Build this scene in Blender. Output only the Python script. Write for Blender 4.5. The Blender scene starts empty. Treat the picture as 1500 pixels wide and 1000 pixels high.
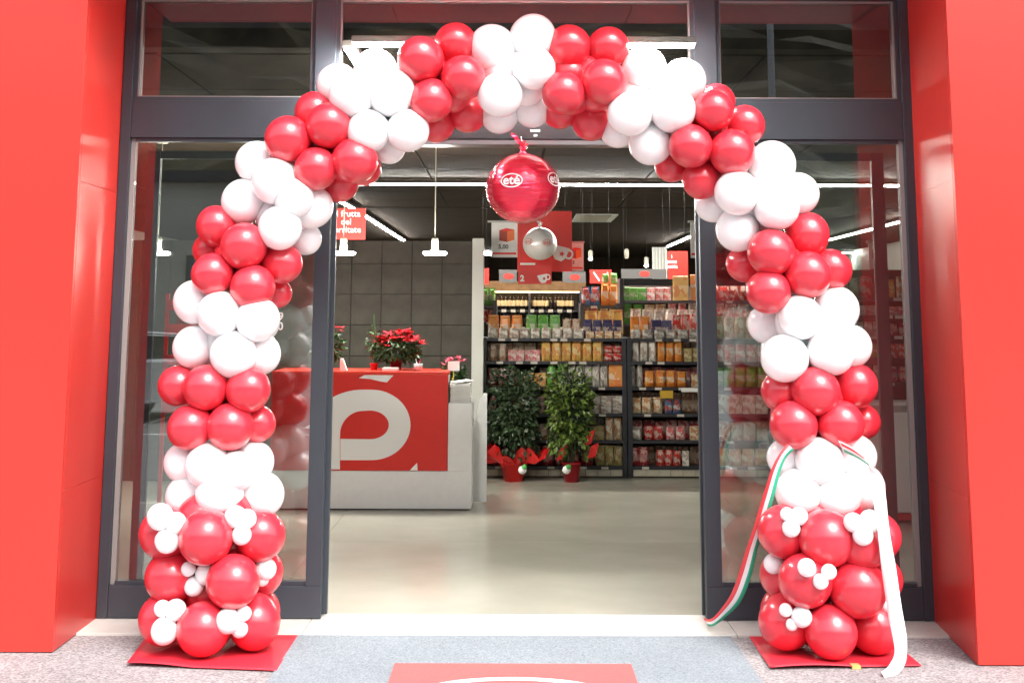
import bpy, bmesh, math, random
from mathutils import Vector, Matrix, noise
random.seed(7)
S = bpy.context.scene
COL = S.collection
R = math.radians

# ------------------------------------------------------------------ camera
F = 1880.0                      # focal length in photo pixels (photo 1500 x 1000)
YH, YV = 462.0, -12100.0        # horizon row, vertical vanishing row
YP = 174.0
for _ in range(60):
    YP = YH - F * F / (YP - YV)
PITCH = math.atan((YH - YP) / F)
CAMH, DIST, ROLL = 1.6, 7.15, 0.0032
CAMLOC = Vector((0, -DIST, CAMH))
CR = Matrix.Rotation(R(90) + PITCH, 3, 'X') @ Matrix.Rotation(ROLL, 3, 'Z')
cam = bpy.data.cameras.new('camera')
co = bpy.data.objects.new('camera', cam)
COL.objects.link(co)
co.location = CAMLOC
co.rotation_euler = CR.to_euler()
cam.sensor_width = 36.0
cam.lens = F / 1500 * 36.0
cam.shift_y = -(500 - YP) / 1500
cam.clip_end = 500
S.camera = co
S.render.resolution_x, S.render.resolution_y = 1024, 682

# ------------------------------------------------------------------ world, sun, exposure
SUN_EL, SUN_ROT = R(51), R(150)
wd = bpy.data.worlds.new('World'); S.world = wd; wd.use_nodes = True
nt = wd.node_tree; nt.nodes.clear()
sky = nt.nodes.new('ShaderNodeTexSky'); sky.sky_type = 'NISHITA'; sky.sun_disc = False
sky.sun_elevation = SUN_EL; sky.sun_rotation = SUN_ROT; sky.air_density = 1.0; sky.dust_density = 4.0; sky.ozone_density = 1.0
hs = nt.nodes.new('ShaderNodeHueSaturation'); hs.inputs['Saturation'].default_value = 0.28
bg = nt.nodes.new('ShaderNodeBackground'); bg.inputs['Strength'].default_value = 0.15
wo = nt.nodes.new('ShaderNodeOutputWorld')
nt.links.new(sky.outputs[0], hs.inputs['Color']); nt.links.new(hs.outputs[0], bg.inputs[0]); nt.links.new(bg.outputs[0], wo.inputs[0])
sl = bpy.data.lights.new('sun', 'SUN'); sl.energy = 1.1; sl.angle = R(30); sl.color = (1.0, 0.96, 0.9)
so = bpy.data.objects.new('sun', sl); COL.objects.link(so)
sdir = Vector((math.sin(SUN_ROT) * math.cos(SUN_EL), math.cos(SUN_ROT) * math.cos(SUN_EL), math.sin(SUN_EL)))
so.rotation_euler = sdir.to_track_quat('Z', 'Y').to_euler(); so.location = (6, -10, 12)
S.view_settings.view_transform = 'Standard'; S.view_settings.look = 'None'
S.view_settings.gamma = 1; S.view_settings.use_curve_mapping = False
S.view_settings.exposure = 1.5
S.cycles.max_bounces = 10; S.cycles.transparent_max_bounces = 16
S.cycles.use_denoising = True
S.cycles.sample_clamp_indirect = 6

# ------------------------------------------------------------------ layout helpers
def ray(px, py):
    return CR @ Vector(((px - 750) / F, -(py - YP) / F, -1))
def P(px, py, Y):               # photo point seen at depth plane Y
    d = ray(px, py); return CAMLOC + d * ((Y - CAMLOC.y) / d.y)
def G(px, py, z=0.0):           # photo point seen on the height plane z
    d = ray(px, py); return CAMLOC + d * ((z - CAMLOC.z) / d.z)
W = {}
def put(o, parent, loc):
    loc = Vector(loc); W[o.name] = loc
    if parent is not None:
        o.parent = parent; o.location = loc - W[parent.name]
    else:
        o.location = loc
    return o
def tag(o, label=None, cat=None, group=None, kind=None):
    if label: o['label'] = label
    if cat: o['category'] = cat
    if group: o['group'] = group
    if kind: o['kind'] = kind
    return o
def empty(name, loc, label=None, cat=None, group=None, kind=None):
    o = bpy.data.objects.new(name, None); COL.objects.link(o); o.empty_display_size = .05
    put(o, None, loc); return tag(o, label, cat, group, kind)

# ------------------------------------------------------------------ materials
MATS = {}
def mat(name, col, rough=.5, metal=0, noise_amt=0, noise_scale=20, bump=0, bump_scale=60, emit=0, coat=0, sss=0, spec=.5, sss_r=(.02,.01,.01)):
    if name in MATS: return MATS[name]
    m = bpy.data.materials.new(name); m.use_nodes = True; MATS[name] = m
    n = m.node_tree.nodes; L = m.node_tree.links; b = n['Principled BSDF']
    b.inputs['Base Color'].default_value = (*col, 1); b.inputs['Roughness'].default_value = rough
    b.inputs['Metallic'].default_value = metal; b.inputs['Specular IOR Level'].default_value = spec
    if coat: b.inputs['Coat Weight'].default_value = coat; b.inputs['Coat Roughness'].default_value = .08
    if sss:
        b.inputs['Subsurface Weight'].default_value = sss; b.inputs['Subsurface Radius'].default_value = sss_r
        b.inputs['Subsurface Scale'].default_value = 1
    if emit:
        b.inputs['Emission Color'].default_value = (*col, 1); b.inputs['Emission Strength'].default_value = emit
    tc = None
    if noise_amt or bump:
        tc = n.new('ShaderNodeTexCoord')
    if noise_amt:
        t = n.new('ShaderNodeTexNoise'); t.inputs['Scale'].default_value = noise_scale; t.inputs['Detail'].default_value = 6
        L.new(tc.outputs['Object'], t.inputs['Vector'])
        mx = n.new('ShaderNodeMix'); mx.data_type = 'RGBA'
        cr = n.new('ShaderNodeMapRange'); cr.inputs[1].default_value = .3; cr.inputs[2].default_value = .7
        L.new(t.outputs['Fac'], cr.inputs[0]); L.new(cr.outputs[0], mx.inputs['Factor'])
        mx.inputs['A'].default_value = (*[c * (1 - noise_amt) for c in col], 1)
        mx.inputs['B'].default_value = (*[min(1, c * (1 + noise_amt)) for c in col], 1)
        L.new(mx.outputs['Result'], b.inputs['Base Color'])
    if bump:
        t2 = n.new('ShaderNodeTexNoise'); t2.inputs['Scale'].default_value = bump_scale; t2.inputs['Detail'].default_value = 4
        L.new(tc.outputs['Object'], t2.inputs['Vector'])
        bp = n.new('ShaderNodeBump'); bp.inputs['Strength'].default_value = bump; bp.inputs['Distance'].default_value = .004
        L.new(t2.outputs['Fac'], bp.inputs['Height']); L.new(bp.outputs[0], b.inputs['Normal'])
    return m

def glass_mat(name, ior=1.55, tint=(.93, .96, .95)):
    if name in MATS: return MATS[name]
    m = bpy.data.materials.new(name); m.use_nodes = True; MATS[name] = m
    n = m.node_tree.nodes; L = m.node_tree.links; n.clear()
    o = n.new('ShaderNodeOutputMaterial'); mx = n.new('ShaderNodeMixShader'); fr = n.new('ShaderNodeFresnel')
    fr.inputs[0].default_value = ior
    tr = n.new('ShaderNodeBsdfTransparent'); tr.inputs[0].default_value = (*tint, 1)
    gl = n.new('ShaderNodeBsdfGlossy'); gl.inputs['Roughness'].default_value = 0.0
    L.new(fr.outputs[0], mx.inputs[0]); L.new(tr.outputs[0], mx.inputs[1]); L.new(gl.outputs[0], mx.inputs[2]); L.new(mx.outputs[0], o.inputs[0])
    return m

def pack_mat(name, c1, c2, c3, scale=14, rough=.35):
    """printed packet: body colour with a band and a blotchy picture area"""
    if name in MATS: return MATS[name]
    m = bpy.data.materials.new(name); m.use_nodes = True; MATS[name] = m
    n = m.node_tree.nodes; L = m.node_tree.links; b = n['Principled BSDF']; b.inputs['Roughness'].default_value = rough
    tc = n.new('ShaderNodeTexCoord'); v = n.new('ShaderNodeTexVoronoi'); v.inputs['Scale'].default_value = scale
    oi = n.new('ShaderNodeObjectInfo'); add = n.new('ShaderNodeVectorMath'); add.operation = 'ADD'
    L.new(tc.outputs['Generated'], add.inputs[0])
    mul = n.new('ShaderNodeMath'); mul.operation = 'MULTIPLY'; mul.inputs[1].default_value = .35
    L.new(oi.outputs['Random'], mul.inputs[0]); L.new(mul.outputs[0], add.inputs[1])
    mp = n.new('ShaderNodeMapping'); mp.inputs['Scale'].default_value = (.3, .25, .32)
    L.new(add.outputs[0], mp.inputs[0]); L.new(mp.outputs[0], v.inputs['Vector'])
    sp = n.new('ShaderNodeSeparateXYZ'); L.new(tc.outputs['Generated'], sp.inputs[0])
    r1 = n.new('ShaderNodeValToRGB'); r1.color_ramp.interpolation = 'CONSTANT'
    r1.color_ramp.elements[0].color = (0, 0, 0, 1); r1.color_ramp.elements[1].position = .3; r1.color_ramp.elements[1].color = (1, 1, 1, 1)
    e = r1.color_ramp.elements.new(.62); e.color = (0, 0, 0, 1)
    L.new(sp.outputs[2], r1.inputs[0])
    m1 = n.new('ShaderNodeMix'); m1.data_type = 'RGBA'; m1.inputs['A'].default_value = (*c1, 1); m1.inputs['B'].default_value = (*c2, 1)
    L.new(r1.outputs[0], m1.inputs['Factor'])
    gt = n.new('ShaderNodeMath'); gt.operation = 'GREATER_THAN'; gt.inputs[1].default_value = .62
    sc = n.new('ShaderNodeSeparateColor'); L.new(v.outputs['Color'], sc.inputs[0]); L.new(sc.outputs[0], gt.inputs[0])
    m2 = n.new('ShaderNodeMix'); m2.data_type = 'RGBA'; m2.inputs['B'].default_value = (*c3, 1)
    L.new(gt.outputs[0], m2.inputs['Factor']); L.new(m1.outputs['Result'], m2.inputs['A']); L.new(m2.outputs['Result'], b.inputs['Base Color'])
    return m

RED = (.74, .032, .022)
M_clad = mat('red_cladding', (.58, .034, .025), .32, noise_amt=.06, noise_scale=.8, bump=.25, bump_scale=2.2, spec=.5)
M_frame = mat('anthracite_frame', (.034, .041, .052), .4, noise_amt=.06, noise_scale=5)
M_frame2 = mat('frame_gasket', (.26, .23, .22), .5)
M_black = mat('black_plastic', (.012, .012, .014), .35)
M_dark = mat('dark_metal', (.03, .032, .04), .4)
M_glass = glass_mat('pane_glass', 2.0)
M_redb = mat('red_latex', (.68, .030, .052), .3, noise_amt=.05, noise_scale=2.5, sss=.3, sss_r=(.03, .006, .006), spec=.6, coat=.5)
M_whiteb = mat('white_latex', (.92, .91, .92), .2, noise_amt=.02, noise_scale=2, sss=.7, sss_r=(.08, .06, .06), spec=.5, coat=.25)
M_white = mat('white_laminate', (.86, .86, .85), .35, noise_amt=.02)
M_counter_red = mat('counter_red', (.72, .024, .016), .4, noise_amt=.02)
M_sign_red = mat('sign_red', (.70, .03, .022), .45)
M_print = mat('print_white', (.88, .88, .86), .5)
M_lightgrey = mat('light_grey_paint', (.42, .43, .39), .5, noise_amt=.05, noise_scale=4)
M_tile = mat('grey_tile', (.045, .042, .033), .6, noise_amt=.3, noise_scale=5, bump=.3, bump_scale=40, spec=.2)
M_joint = mat('tile_joint', (.018, .017, .015), .8)
M_ceil = mat('dark_ceiling', (.028, .020, .014), .9, noise_amt=.15, noise_scale=3, spec=.06)
M_ceilj = mat('ceiling_joint', (.004, .004, .004), .8)
M_wood = mat('wood_fascia', (.40, .20, .07), .45, noise_amt=.25, noise_scale=8)
M_led = mat('lit_diffuser', (1, .97, .9), .5, emit=115)
M_lamp = mat('lit_lamp_disc', (1, .95, .86), .5, emit=120)
M_stem = mat('lamp_stem', (.45, .42, .34), .4)
M_leaf_d = mat('dark_leaf', (.030, .055, .020), .4, noise_amt=.6, noise_scale=14)
M_leaf_v = mat('variegated_leaf', (.11, .17, .028), .4, noise_amt=.85, noise_scale=22)
M_leaf_m = mat('mid_leaf', (.03, .075, .02), .45, noise_amt=.5, noise_scale=15)
M_bark = mat('bark', (.09, .06, .035), .8, noise_amt=.3)
M_bract = mat('red_bract', (.62, .008, .02), .5, noise_amt=.35, noise_scale=18)
M_pink = mat('pink_petal', (.75, .12, .2), .5, noise_amt=.3, noise_scale=25)
M_wrap = mat('red_wrap', (.68, .012, .012), .32)
M_pot = mat('dark_red_pot', (.42, .01, .02), .3)
M_green = mat('ribbon_green', (.02, .42, .24), .5)
M_ribr = mat('ribbon_red', (.72, .05, .06), .5)
M_paper = mat('paper', (.72, .71, .68), .7, noise_amt=.06)
M_orange = mat('print_orange', (.75, .16, .03), .5)
M_grey = mat('print_grey', (.08, .078, .075), .5)
M_sil = mat('silver_paint', (.55, .56, .58), .25, metal=.5)
M_foilw = mat('silver_foil', (.80, .79, .76), .28, metal=.2, bump=.5, bump_scale=16)

def foil_red():
    m = bpy.data.materials.new('red_foil'); m.use_nodes = True
    n = m.node_tree.nodes; L = m.node_tree.links; b = n['Principled BSDF']
    b.inputs['Base Color'].default_value = (.80, .03, .075, 1); b.inputs['Metallic'].default_value = .62; b.inputs['Roughness'].default_value = .2
    b.inputs['Coat Weight'].default_value = .6; b.inputs['Coat Roughness'].default_value = .08
    tc = n.new('ShaderNodeTexCoord'); mp = n.new('ShaderNodeMapping'); mp.inputs['Scale'].default_value = (2.2, 2.2, 16)
    t = n.new('ShaderNodeTexNoise'); t.inputs['Scale'].default_value = 4; t.inputs['Detail'].default_value = 3
    L.new(tc.outputs['Object'], mp.inputs[0]); L.new(mp.outputs[0], t.inputs['Vector'])
    bp = n.new('ShaderNodeBump'); bp.inputs['Strength'].default_value = .5; bp.inputs['Distance'].default_value = .02
    L.new(t.outputs['Fac'], bp.inputs['Height']); L.new(bp.outputs[0], b.inputs['Normal'])
    return m
M_foil = foil_red()

def speckle(name, c, c2, scale, rough=.8, bump=.4, stain=.12):
    m = bpy.data.materials.new(name); m.use_nodes = True; MATS[name] = m
    n = m.node_tree.nodes; L = m.node_tree.links; b = n['Principled BSDF']; b.inputs['Roughness'].default_value = rough
    tc = n.new('ShaderNodeTexCoord'); v = n.new('ShaderNodeTexVoronoi'); v.inputs['Scale'].default_value = scale
    L.new(tc.outputs['Object'], v.inputs['Vector'])
    sc = n.new('ShaderNodeSeparateColor'); L.new(v.outputs['Color'], sc.inputs[0])
    m1 = n.new('ShaderNodeMix'); m1.data_type = 'RGBA'; m1.inputs['A'].default_value = (*c, 1); m1.inputs['B'].default_value = (*c2, 1)
    L.new(sc.outputs[0], m1.inputs['Factor'])
    t = n.new('ShaderNodeTexNoise'); t.inputs['Scale'].default_value = 1.7; t.inputs['Detail'].default_value = 8
    L.new(tc.outputs['Object'], t.inputs['Vector'])
    mr = n.new('ShaderNodeMapRange'); mr.inputs[1].default_value = .3; mr.inputs[2].default_value = .7
    mr.inputs[3].default_value = 1 - stain; mr.inputs[4].default_value = 1 + stain
    L.new(t.outputs['Fac'], mr.inputs[0])
    vm = n.new('ShaderNodeVectorMath'); vm.operation = 'SCALE'; L.new(m1.outputs['Result'], vm.inputs[0]); L.new(mr.outputs[0], vm.inputs['Scale'])
    L.new(vm.outputs[0], b.inputs['Base Color'])
    bp = n.new('ShaderNodeBump'); bp.inputs['Strength'].default_value = bump; bp.inputs['Distance'].default_value = .003
    L.new(sc.outputs[1], bp.inputs['Height']); L.new(bp.outputs[0], b.inputs['Normal'])
    return m
M_pave = speckle('speckled_paving', (.165, .155, .157), (.40, .375, .38), 110, .85, .6, .16)
M_mat = speckle('entrance_matting', (.15, .175, .20), (.28, .32, .35), 170, .95, .6, .08)
M_redmat = speckle('red_mat_pile', (.60, .085, .085), (.68, .13, .125), 400, .95, .5, .03)
M_asph = speckle('asphalt', (.16, .16, .162), (.24, .24, .24), 60, .9)
M_stone = mat('threshold_stone', (.58, .56, .52), .4, noise_amt=.08, noise_scale=9, bump=.1)

def concrete():
    m = bpy.data.materials.new('polished_concrete'); m.use_nodes = True
    n = m.node_tree.nodes; L = m.node_tree.links; b = n['Principled BSDF']
    tc = n.new('ShaderNodeTexCoord'); mp = n.new('ShaderNodeMapping'); mp.inputs['Scale'].default_value = (.9, 1.1, 1)
    t = n.new('ShaderNodeTexNoise'); t.inputs['Scale'].default_value = 1.6; t.inputs['Detail'].default_value = 10; t.inputs['Roughness'].default_value = .55
    L.new(tc.outputs['Object'], mp.inputs[0]); L.new(mp.outputs[0], t.inputs['Vector'])
    cr = n.new('ShaderNodeValToRGB'); cr.color_ramp.elements[0].position = .3; cr.color_ramp.elements[1].position = .72
    cr.color_ramp.elements[0].color = (.325, .318, .26, 1); cr.color_ramp.elements[1].color = (.39, .382, .32, 1)
    L.new(t.outputs['Fac'], cr.inputs[0]); L.new(cr.outputs[0], b.inputs['Base Color'])
    mr = n.new('ShaderNodeMapRange'); mr.inputs[3].default_value = .17; mr.inputs[4].default_value = .23
    L.new(t.outputs['Fac'], mr.inputs[0]); L.new(mr.outputs[0], b.inputs['Roughness'])
    return m
M_conc = concrete()

# ------------------------------------------------------------------ mesh helpers
CACHE = {}
def link(name, me, m, parent, loc, smooth=False):
    if m is not None and len(me.materials) == 0: me.materials.append(m)
    if smooth:
        for p in me.polygons: p.use_smooth = True
    o = bpy.data.objects.new(name, me); COL.objects.link(o)
    return put(o, parent, loc)
def box(name, xr, yr, zr, m, parent=None, bevel=0):
    d = (xr[1] - xr[0], yr[1] - yr[0], zr[1] - zr[0])
    c = Vector(((xr[0] + xr[1]) / 2, (yr[0] + yr[1]) / 2, (zr[0] + zr[1]) / 2))
    key = ('box', round(d[0], 4), round(d[1], 4), round(d[2], 4), m.name, bevel)
    me = CACHE.get(key)
    if me is None:
        bm = bmesh.new(); bmesh.ops.create_cube(bm, size=1)
        bmesh.ops.scale(bm, vec=d, verts=bm.verts)
        if bevel: bmesh.ops.bevel(bm, geom=bm.edges[:], offset=bevel, segments=2, affect='EDGES', profile=.6)
        me = bpy.data.meshes.new(name); bm.to_mesh(me); bm.free(); CACHE[key] = me
    return link(name, me, m, parent, c)
def obj_bm(name, bm, m, parent=None, loc=(0, 0, 0), smooth=False):
    me = bpy.data.meshes.new(name); bm.to_mesh(me); bm.free()
    mats = m if isinstance(m, (list, tuple)) else [m]
    for x in mats: me.materials.append(x)
    return link(name, me, None, parent, loc, smooth)
def lathe_bm(prof, seg=24):
    bm = bmesh.new(); rings = []
    for r, z in prof:
        rings.append([bm.verts.new((r * math.cos(2 * math.pi * i / seg), r * math.sin(2 * math.pi * i / seg), z)) for i in range(seg)])
    for a, b in zip(rings, rings[1:]):
        for i in range(seg):
            bm.faces.new((a[i], a[(i + 1) % seg], b[(i + 1) % seg], b[i]))
    if prof[0][0] > 1e-5: bm.faces.new(list(reversed(rings[0])))
    if prof[-1][0] > 1e-5: bm.faces.new(rings[-1])
    bmesh.ops.remove_doubles(bm, verts=bm.verts, dist=1e-6)
    bmesh.ops.recalc_face_normals(bm, faces=bm.faces)
    return bm
def tube_bm(pts, r, seg=8, bm=None):
    bm = bm or bmesh.new(); rings = []
    pts = [Vector(p) for p in pts]
    rr = r if isinstance(r, (list, tuple)) else [r] * len(pts)
    for i, p in enumerate(pts):
        d = (pts[min(i + 1, len(pts) - 1)] - pts[max(i - 1, 0)]).normalized()
        a = d.orthogonal().normalized()
        if rings: 
            a = (pa - d * pa.dot(d)).normalized()
        pa = a; b = d.cross(a)
        rings.append([bm.verts.new(p + rr[i] * (a * math.cos(2 * math.pi * k / seg) + b * math.sin(2 * math.pi * k / seg))) for k in range(seg)])
    for u, v in zip(rings, rings[1:]):
        for k in range(seg): bm.faces.new((u[k], u[(k + 1) % seg], v[(k + 1) % seg], v[k]))
    bm.faces.new(list(reversed(rings[0]))); bm.faces.new(rings[-1])
    return bm
def prism_bm(poly, th, bm=None):
    """outline in x,z extruded from y=0 back to y=th"""
    bm = bm or bmesh.new()
    a = [bm.verts.new((x, 0, z)) for x, z in poly]; b = [bm.verts.new((x, th, z)) for x, z in poly]
    n = len(poly)
    fs = [bm.faces.new(a), bm.faces.new(list(reversed(b)))]
    for i in range(n): fs.append(bm.faces.new((a[i], b[i], b[(i + 1) % n], a[(i + 1) % n])))
    bmesh.ops.recalc_face_normals(bm, faces=fs)
    return bm
def text_obj(name, txt, size, m, parent, loc, th=.001, rot=(R(90), 0, 0), bold=0.0, sx=1, align='CENTER'):
    cu = bpy.data.curves.new(name, 'FONT'); cu.body = txt; cu.size = size; cu.extrude = th; cu.offset = bold
    cu.align_x = align; cu.align_y = 'CENTER'; cu.resolution_u = 3; cu.space_line = .9
    tmp = bpy.data.objects.new('tmp', cu); me = bpy.data.meshes.new_from_object(tmp)
    bpy.data.objects.remove(tmp); bpy.data.curves.remove(cu)
    me.materials.clear(); me.materials.append(m)
    o = bpy.data.objects.new(name, me); COL.objects.link(o); o.rotation_euler = rot; o.scale.x = sx
    return put(o, parent, loc)

# ================================================================== SETTING
x_of = lambda px, py, Y=0: P(px, py, Y).x
z_of = lambda py, Y=0, px=750: P(px, py, Y).z
FLX, FRX = P(158, 550, 0).x, P(1355, 550, 0).x        # outer edges of the shopfront
SOFFIT = 3.46
RV = -.82                                            # front of the red portal
CLX, CRX = G(80, 953, -.01).x, G(1430, 972, -.01).x

# ground
tag(box('pavement', (-16, 16), (-4.2, -.31), (-.2, -.012), M_pave), kind='structure')
tag(box('kerb', (-16, 16), (-4.35, -4.203), (-.3, -.016), M_stone, bevel=.01), kind='structure')
tag(box('road', (-60, 60), (-70, -4.353), (-.4, -.13), M_asph), kind='structure')
th = empty('threshold', (0, -.2, -.1), kind='structure')
xs = [CLX - .2, P(447, 920, -.2).x, P(1075, 925, -.2).x, CRX + .2]
for a, b in zip(xs, xs[1:]):
    box('stone', (a + .002, b - .002), (-.306, .14), (-.1, 0.0), M_stone, th, .003)
floor = empty('floor', (0, 5, 0), kind='structure')
box('floor_bed', (-7, 8), (.143, 27), (-.1, -.006), M_dark, floor)
fxs = [-7, -4.3, P(500, 758, G(500, 758).y).x, 1.9, 5.0, 8]; fys = [.143, 2.4, 5.4, 8.4, 11.4, 15, 20, 27]
for a, b in zip(fxs, fxs[1:]):
    for c, d in zip(fys, fys[1:]):
        box('floor_slab', (a + .0015, b - .0015), (c + (.0015 if c > .2 else 0), d - .0015), (-.0055, 0), M_conc, floor)
# entrance matting and red mat
ml, mr = G(437, 928, 0).x, G(1072, 932, 0).x
tag(box('entrance_matting', (ml, mr), (-3.2, -.315), (-.011, -.004), M_mat),
    'wide grey-blue carpet matting set in the pavement in front of the doorway', 'matting')
c0, c1 = G(578, 972, -.0), G(925, 974, -.0)
rm = empty('door_mat', ((c0.x + c1.x) / 2, c0.y - .45, -.003), 'red door mat with a white oval emblem lying on the grey matting', 'door mat')
box('mat_pile', (c0.x, c1.x), (c0.y - .9, c0.y), (-.0035, .005), M_redmat, rm, .002)
bm = bmesh.new()
ecx, ecy, ea, eb = (c0.x + c1.x) / 2, c0.y - .47, .40, .235
for (s0, s1) in ((1.0, .87),):
    o_ = [bm.verts.new((ea * s0 * math.cos(t * math.pi / 32), eb * s0 * math.sin(t * math.pi / 32), 0)) for t in range(64)]
    i_ = [bm.verts.new((ea * s1 * math.cos(t * math.pi / 32), (eb - ea * (s0 - s1)) * math.sin(t * math.pi / 32), 0)) for t in range(64)]
    for i in range(64): bm.faces.new((o_[i], o_[(i + 1) % 64], i_[(i + 1) % 64], i_[i]))
obj_bm('oval_print', bm, M_print, rm, (ecx, ecy, .0065))
text_obj('letter_print', 'eté', .3, M_print, rm, (ecx, ecy - .01, .0066), th=.0003, rot=(0, 0, 0), bold=.006, sx=1.1)

# ---- red portal (cladding panels as parts)
portal = empty('portal', (0, 0, 0), 'glossy red metal clad portal framing the shopfront and the balloon arch', 'portal')
JZ = [-.008, .74, 2.27, SOFFIT]
def quadpanel(name, pts, nrm, th, m, parent):
    """flat panel with thickness; pts front face"""
    bm = bmesh.new(); nrm = Vector(nrm).normalized()
    a = [bm.verts.new(p) for p in pts]; b = [bm.verts.new(Vector(p) - nrm * th) for p in pts]
    bm.faces.new(a); bm.faces.new(list(reversed(b)))
    for i in range(4): bm.faces.new((a[i], b[i], b[(i + 1) % 4], a[(i + 1) % 4]))
    bmesh.ops.recalc_face_normals(bm, faces=bm.faces)
    bmesh.ops.bevel(bm, geom=bm.edges[:], offset=.0008, segments=1, affect='EDGES')
    return obj_bm(name, bm, m, parent, W[parent.name])
g = .0007
YL, YR = G(80, 953, -.01).y, G(1430, 972, -.01).y
for side, cx, fx, yv in ((-1, CLX, FLX, YL), (1, CRX, FRX, YR)):
    back = Vector((fx + side * .004, .12)); front = Vector((cx, yv))
    d = (front - back).normalized(); nn = Vector((-side * abs(d.y), -abs(d.x) * (1 if (cx - fx) * side > 0 else -1), 0))
    for z0, z1 in zip(JZ, JZ[1:]):
        pts = [(back.x, back.y, z0 + g), (front.x, front.y, z0 + g), (front.x, front.y, z1 - g), (back.x, back.y, z1 - g)]
        quadpanel('reveal_panel', pts, (-side, 0, 0), .03, M_clad, portal)
    # front face panels
    xa = cx + side * .0005
    for (u0, u1) in ((0, 1.55), (1.55, 3.1), (3.1, 4.6)):
        for z0, z1 in ((-.008, 3.46), (3.46, 4.9)):
            x0, x1 = sorted((xa + side * (u0 + (.002 if u0 else 0)), xa + side * (u1 - .002)))
            box('cladding_panel', (x0, x1), (yv - .03, yv - .001), (z0 + g, z1 - g), M_clad, portal, .002)
for (u0, u1) in ((CLX, CLX / 3), (CLX / 3, CRX / 3), (CRX / 3, CRX)):
    box('cladding_panel', (u0 + .003, u1 - .003), (RV, RV + .03), (SOFFIT + .0, 4.9), M_clad, portal, .003)
    box('soffit_panel', (u0 + .003, u1 - .003), (RV + .033, .118), (SOFFIT + .002, SOFFIT + .03), M_clad, portal, .003)
tag(box('wall', (-7.2, 8.2), (.28, .40), (3.245, 4.9), M_black), kind='structure')  # black backing added above the ceiling so the red soffit reflection stands out
tag(box('wall', (-7.2, FLX - .08), (.15, .27), (-.1, SOFFIT + .03), M_dark), kind='structure')
tag(box('wall', (FRX + .08, 8.2), (.15, .27), (-.1, SOFFIT + .03), M_dark), kind='structure')

# ---- shopfront frame
sf = empty('shopfront', (0, 0, 0), 'anthracite aluminium shopfront frame with upper windows and fixed side panes', 'shopfront')
FT, FB = z_of(148.5), z_of(203)                      # transom
TOPZ = SOFFIT - .002
PW = .058
for sx, e in ((1, FLX), (-1, FRX)):
    a, b = sorted((e, e + sx * PW))
    box('post', (a, b), (0, .12), (0.002, TOPZ), M_frame, sf, .003)
box('transom', (FLX + PW + .001, FRX - PW - .001), (.004, .12), (FB, FT), M_frame, sf, .003)
box('top_rail', (FLX + PW + .001, FRX - PW - .001), (.004, .12), (TOPZ - .05, TOPZ), M_frame, sf, .003)
UM = []
for p0, p1 in ((461, 491), (1018, 1050)):
    a, b = P(p0, 100, 0).x, P(p1, 100, 0).x; UM.append((a, b))
    box('mullion', (a, b), (.002, .12), (FT + .001, TOPZ - .051), M_frame, sf, .003)
cells = [(FLX + PW + .001, UM[0][0] - .001), (UM[0][1] + .001, UM[1][0] - .001), (UM[1][1] + .001, FRX - PW - .001)]
for a, b in cells:
    z0, z1 = FT + .001, TOPZ - .051
    # inner step frame, gasket and pane
    for nm, w, y0, y1, mm in (('glazing_bead', .022, .018, .1, M_frame), ('gasket', .007, .030, .09, M_frame2)):
        box(nm, (a, b), (y0, y1), (z0, z0 + w), mm, sf); box(nm, (a, b), (y0, y1), (z1 - w, z1), mm, sf)
        box(nm, (a, a + w), (y0, y1), (z0 + w, z1 - w), mm, sf); box(nm, (b - w, b), (y0, y1), (z0 + w, z1 - w), mm, sf)
        a, b, z0, z1 = a + w, b - w, z0 + w, z1 - w
    box('window_pane', (a, b), (.052, .058), (z0, z1), M_glass, sf)
# fixed side screens
SL = (P(455, 550, 0).x, P(484, 550, 0).x); SR = (P(1026, 550, 0).x, P(1056, 550, 0).x)
RB = (z_of(906), z_of(859))
def screen(a, b, stile_at, name_side):
    box('bottom_rail', (a, b), (.003, .075), (.004, RB[1]), M_frame, sf, .003)
    z0, z1 = RB[1] + .001, FB - .001
    if stile_at == 'R':
        box('stile', (b - .085, b), (.001, .077), (z0, z1), M_frame, sf, .003); b -= .086
        strip = (a, a + .026); a += .026
    else:
        box('stile', (a, a + .085), (.001, .077), (z0, z1), M_frame, sf, .003); a += .086
        strip = (b - .026, b); b -= .026
    box('gasket', strip, (.03, .07), (z0, z1), M_frame2, sf)
    box('glazing_bead', (a, b), (.02, .07), (z0, z0 + .02), M_frame, sf); box('glazing_bead', (a, b), (.02, .07), (z1 - .02, z1), M_frame, sf)
    box('window_pane', (a, b), (.042, .048), (z0 + .02, z1 - .02), M_glass, sf)
screen(FLX + PW + .001, SL[1] - .022, 'R', 'left')
screen(SR[0] + .012, FRX - PW - .001, 'L', 'right')
# door operator housing over the opening
op = empty('door_operator', ((SL[1] + SR[0]) / 2, .16, FB - .1), 'black automatic door operator box over the doorway', 'door operator')
hz = z_of(203, .1), z_of(212, .1)
box('housing', (SL[1] + .01, SR[0] - .01), (-.05, .0), (z_of(204, -.05), z_of(176, -.05)), M_black, op, .004)
box('track', (SL[1] + .01, SR[0] - .01), (-.045, .08), (z_of(212, -.05), z_of(204.6, -.05)), mat('track_metal', (.13, .13, .14), .3, metal=.6), op, .002)
for k_, (u0, u1) in enumerate(((777, 791), (782, 787))):
    a_, b_ = P(u0, 190 + 7 * k_, -.052), P(u1, 193 + 7 * k_, -.052)
    box('marking', (a_.x, b_.x), (-.052, -.0505), (b_.z, a_.z), M_lightgrey, op)
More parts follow.
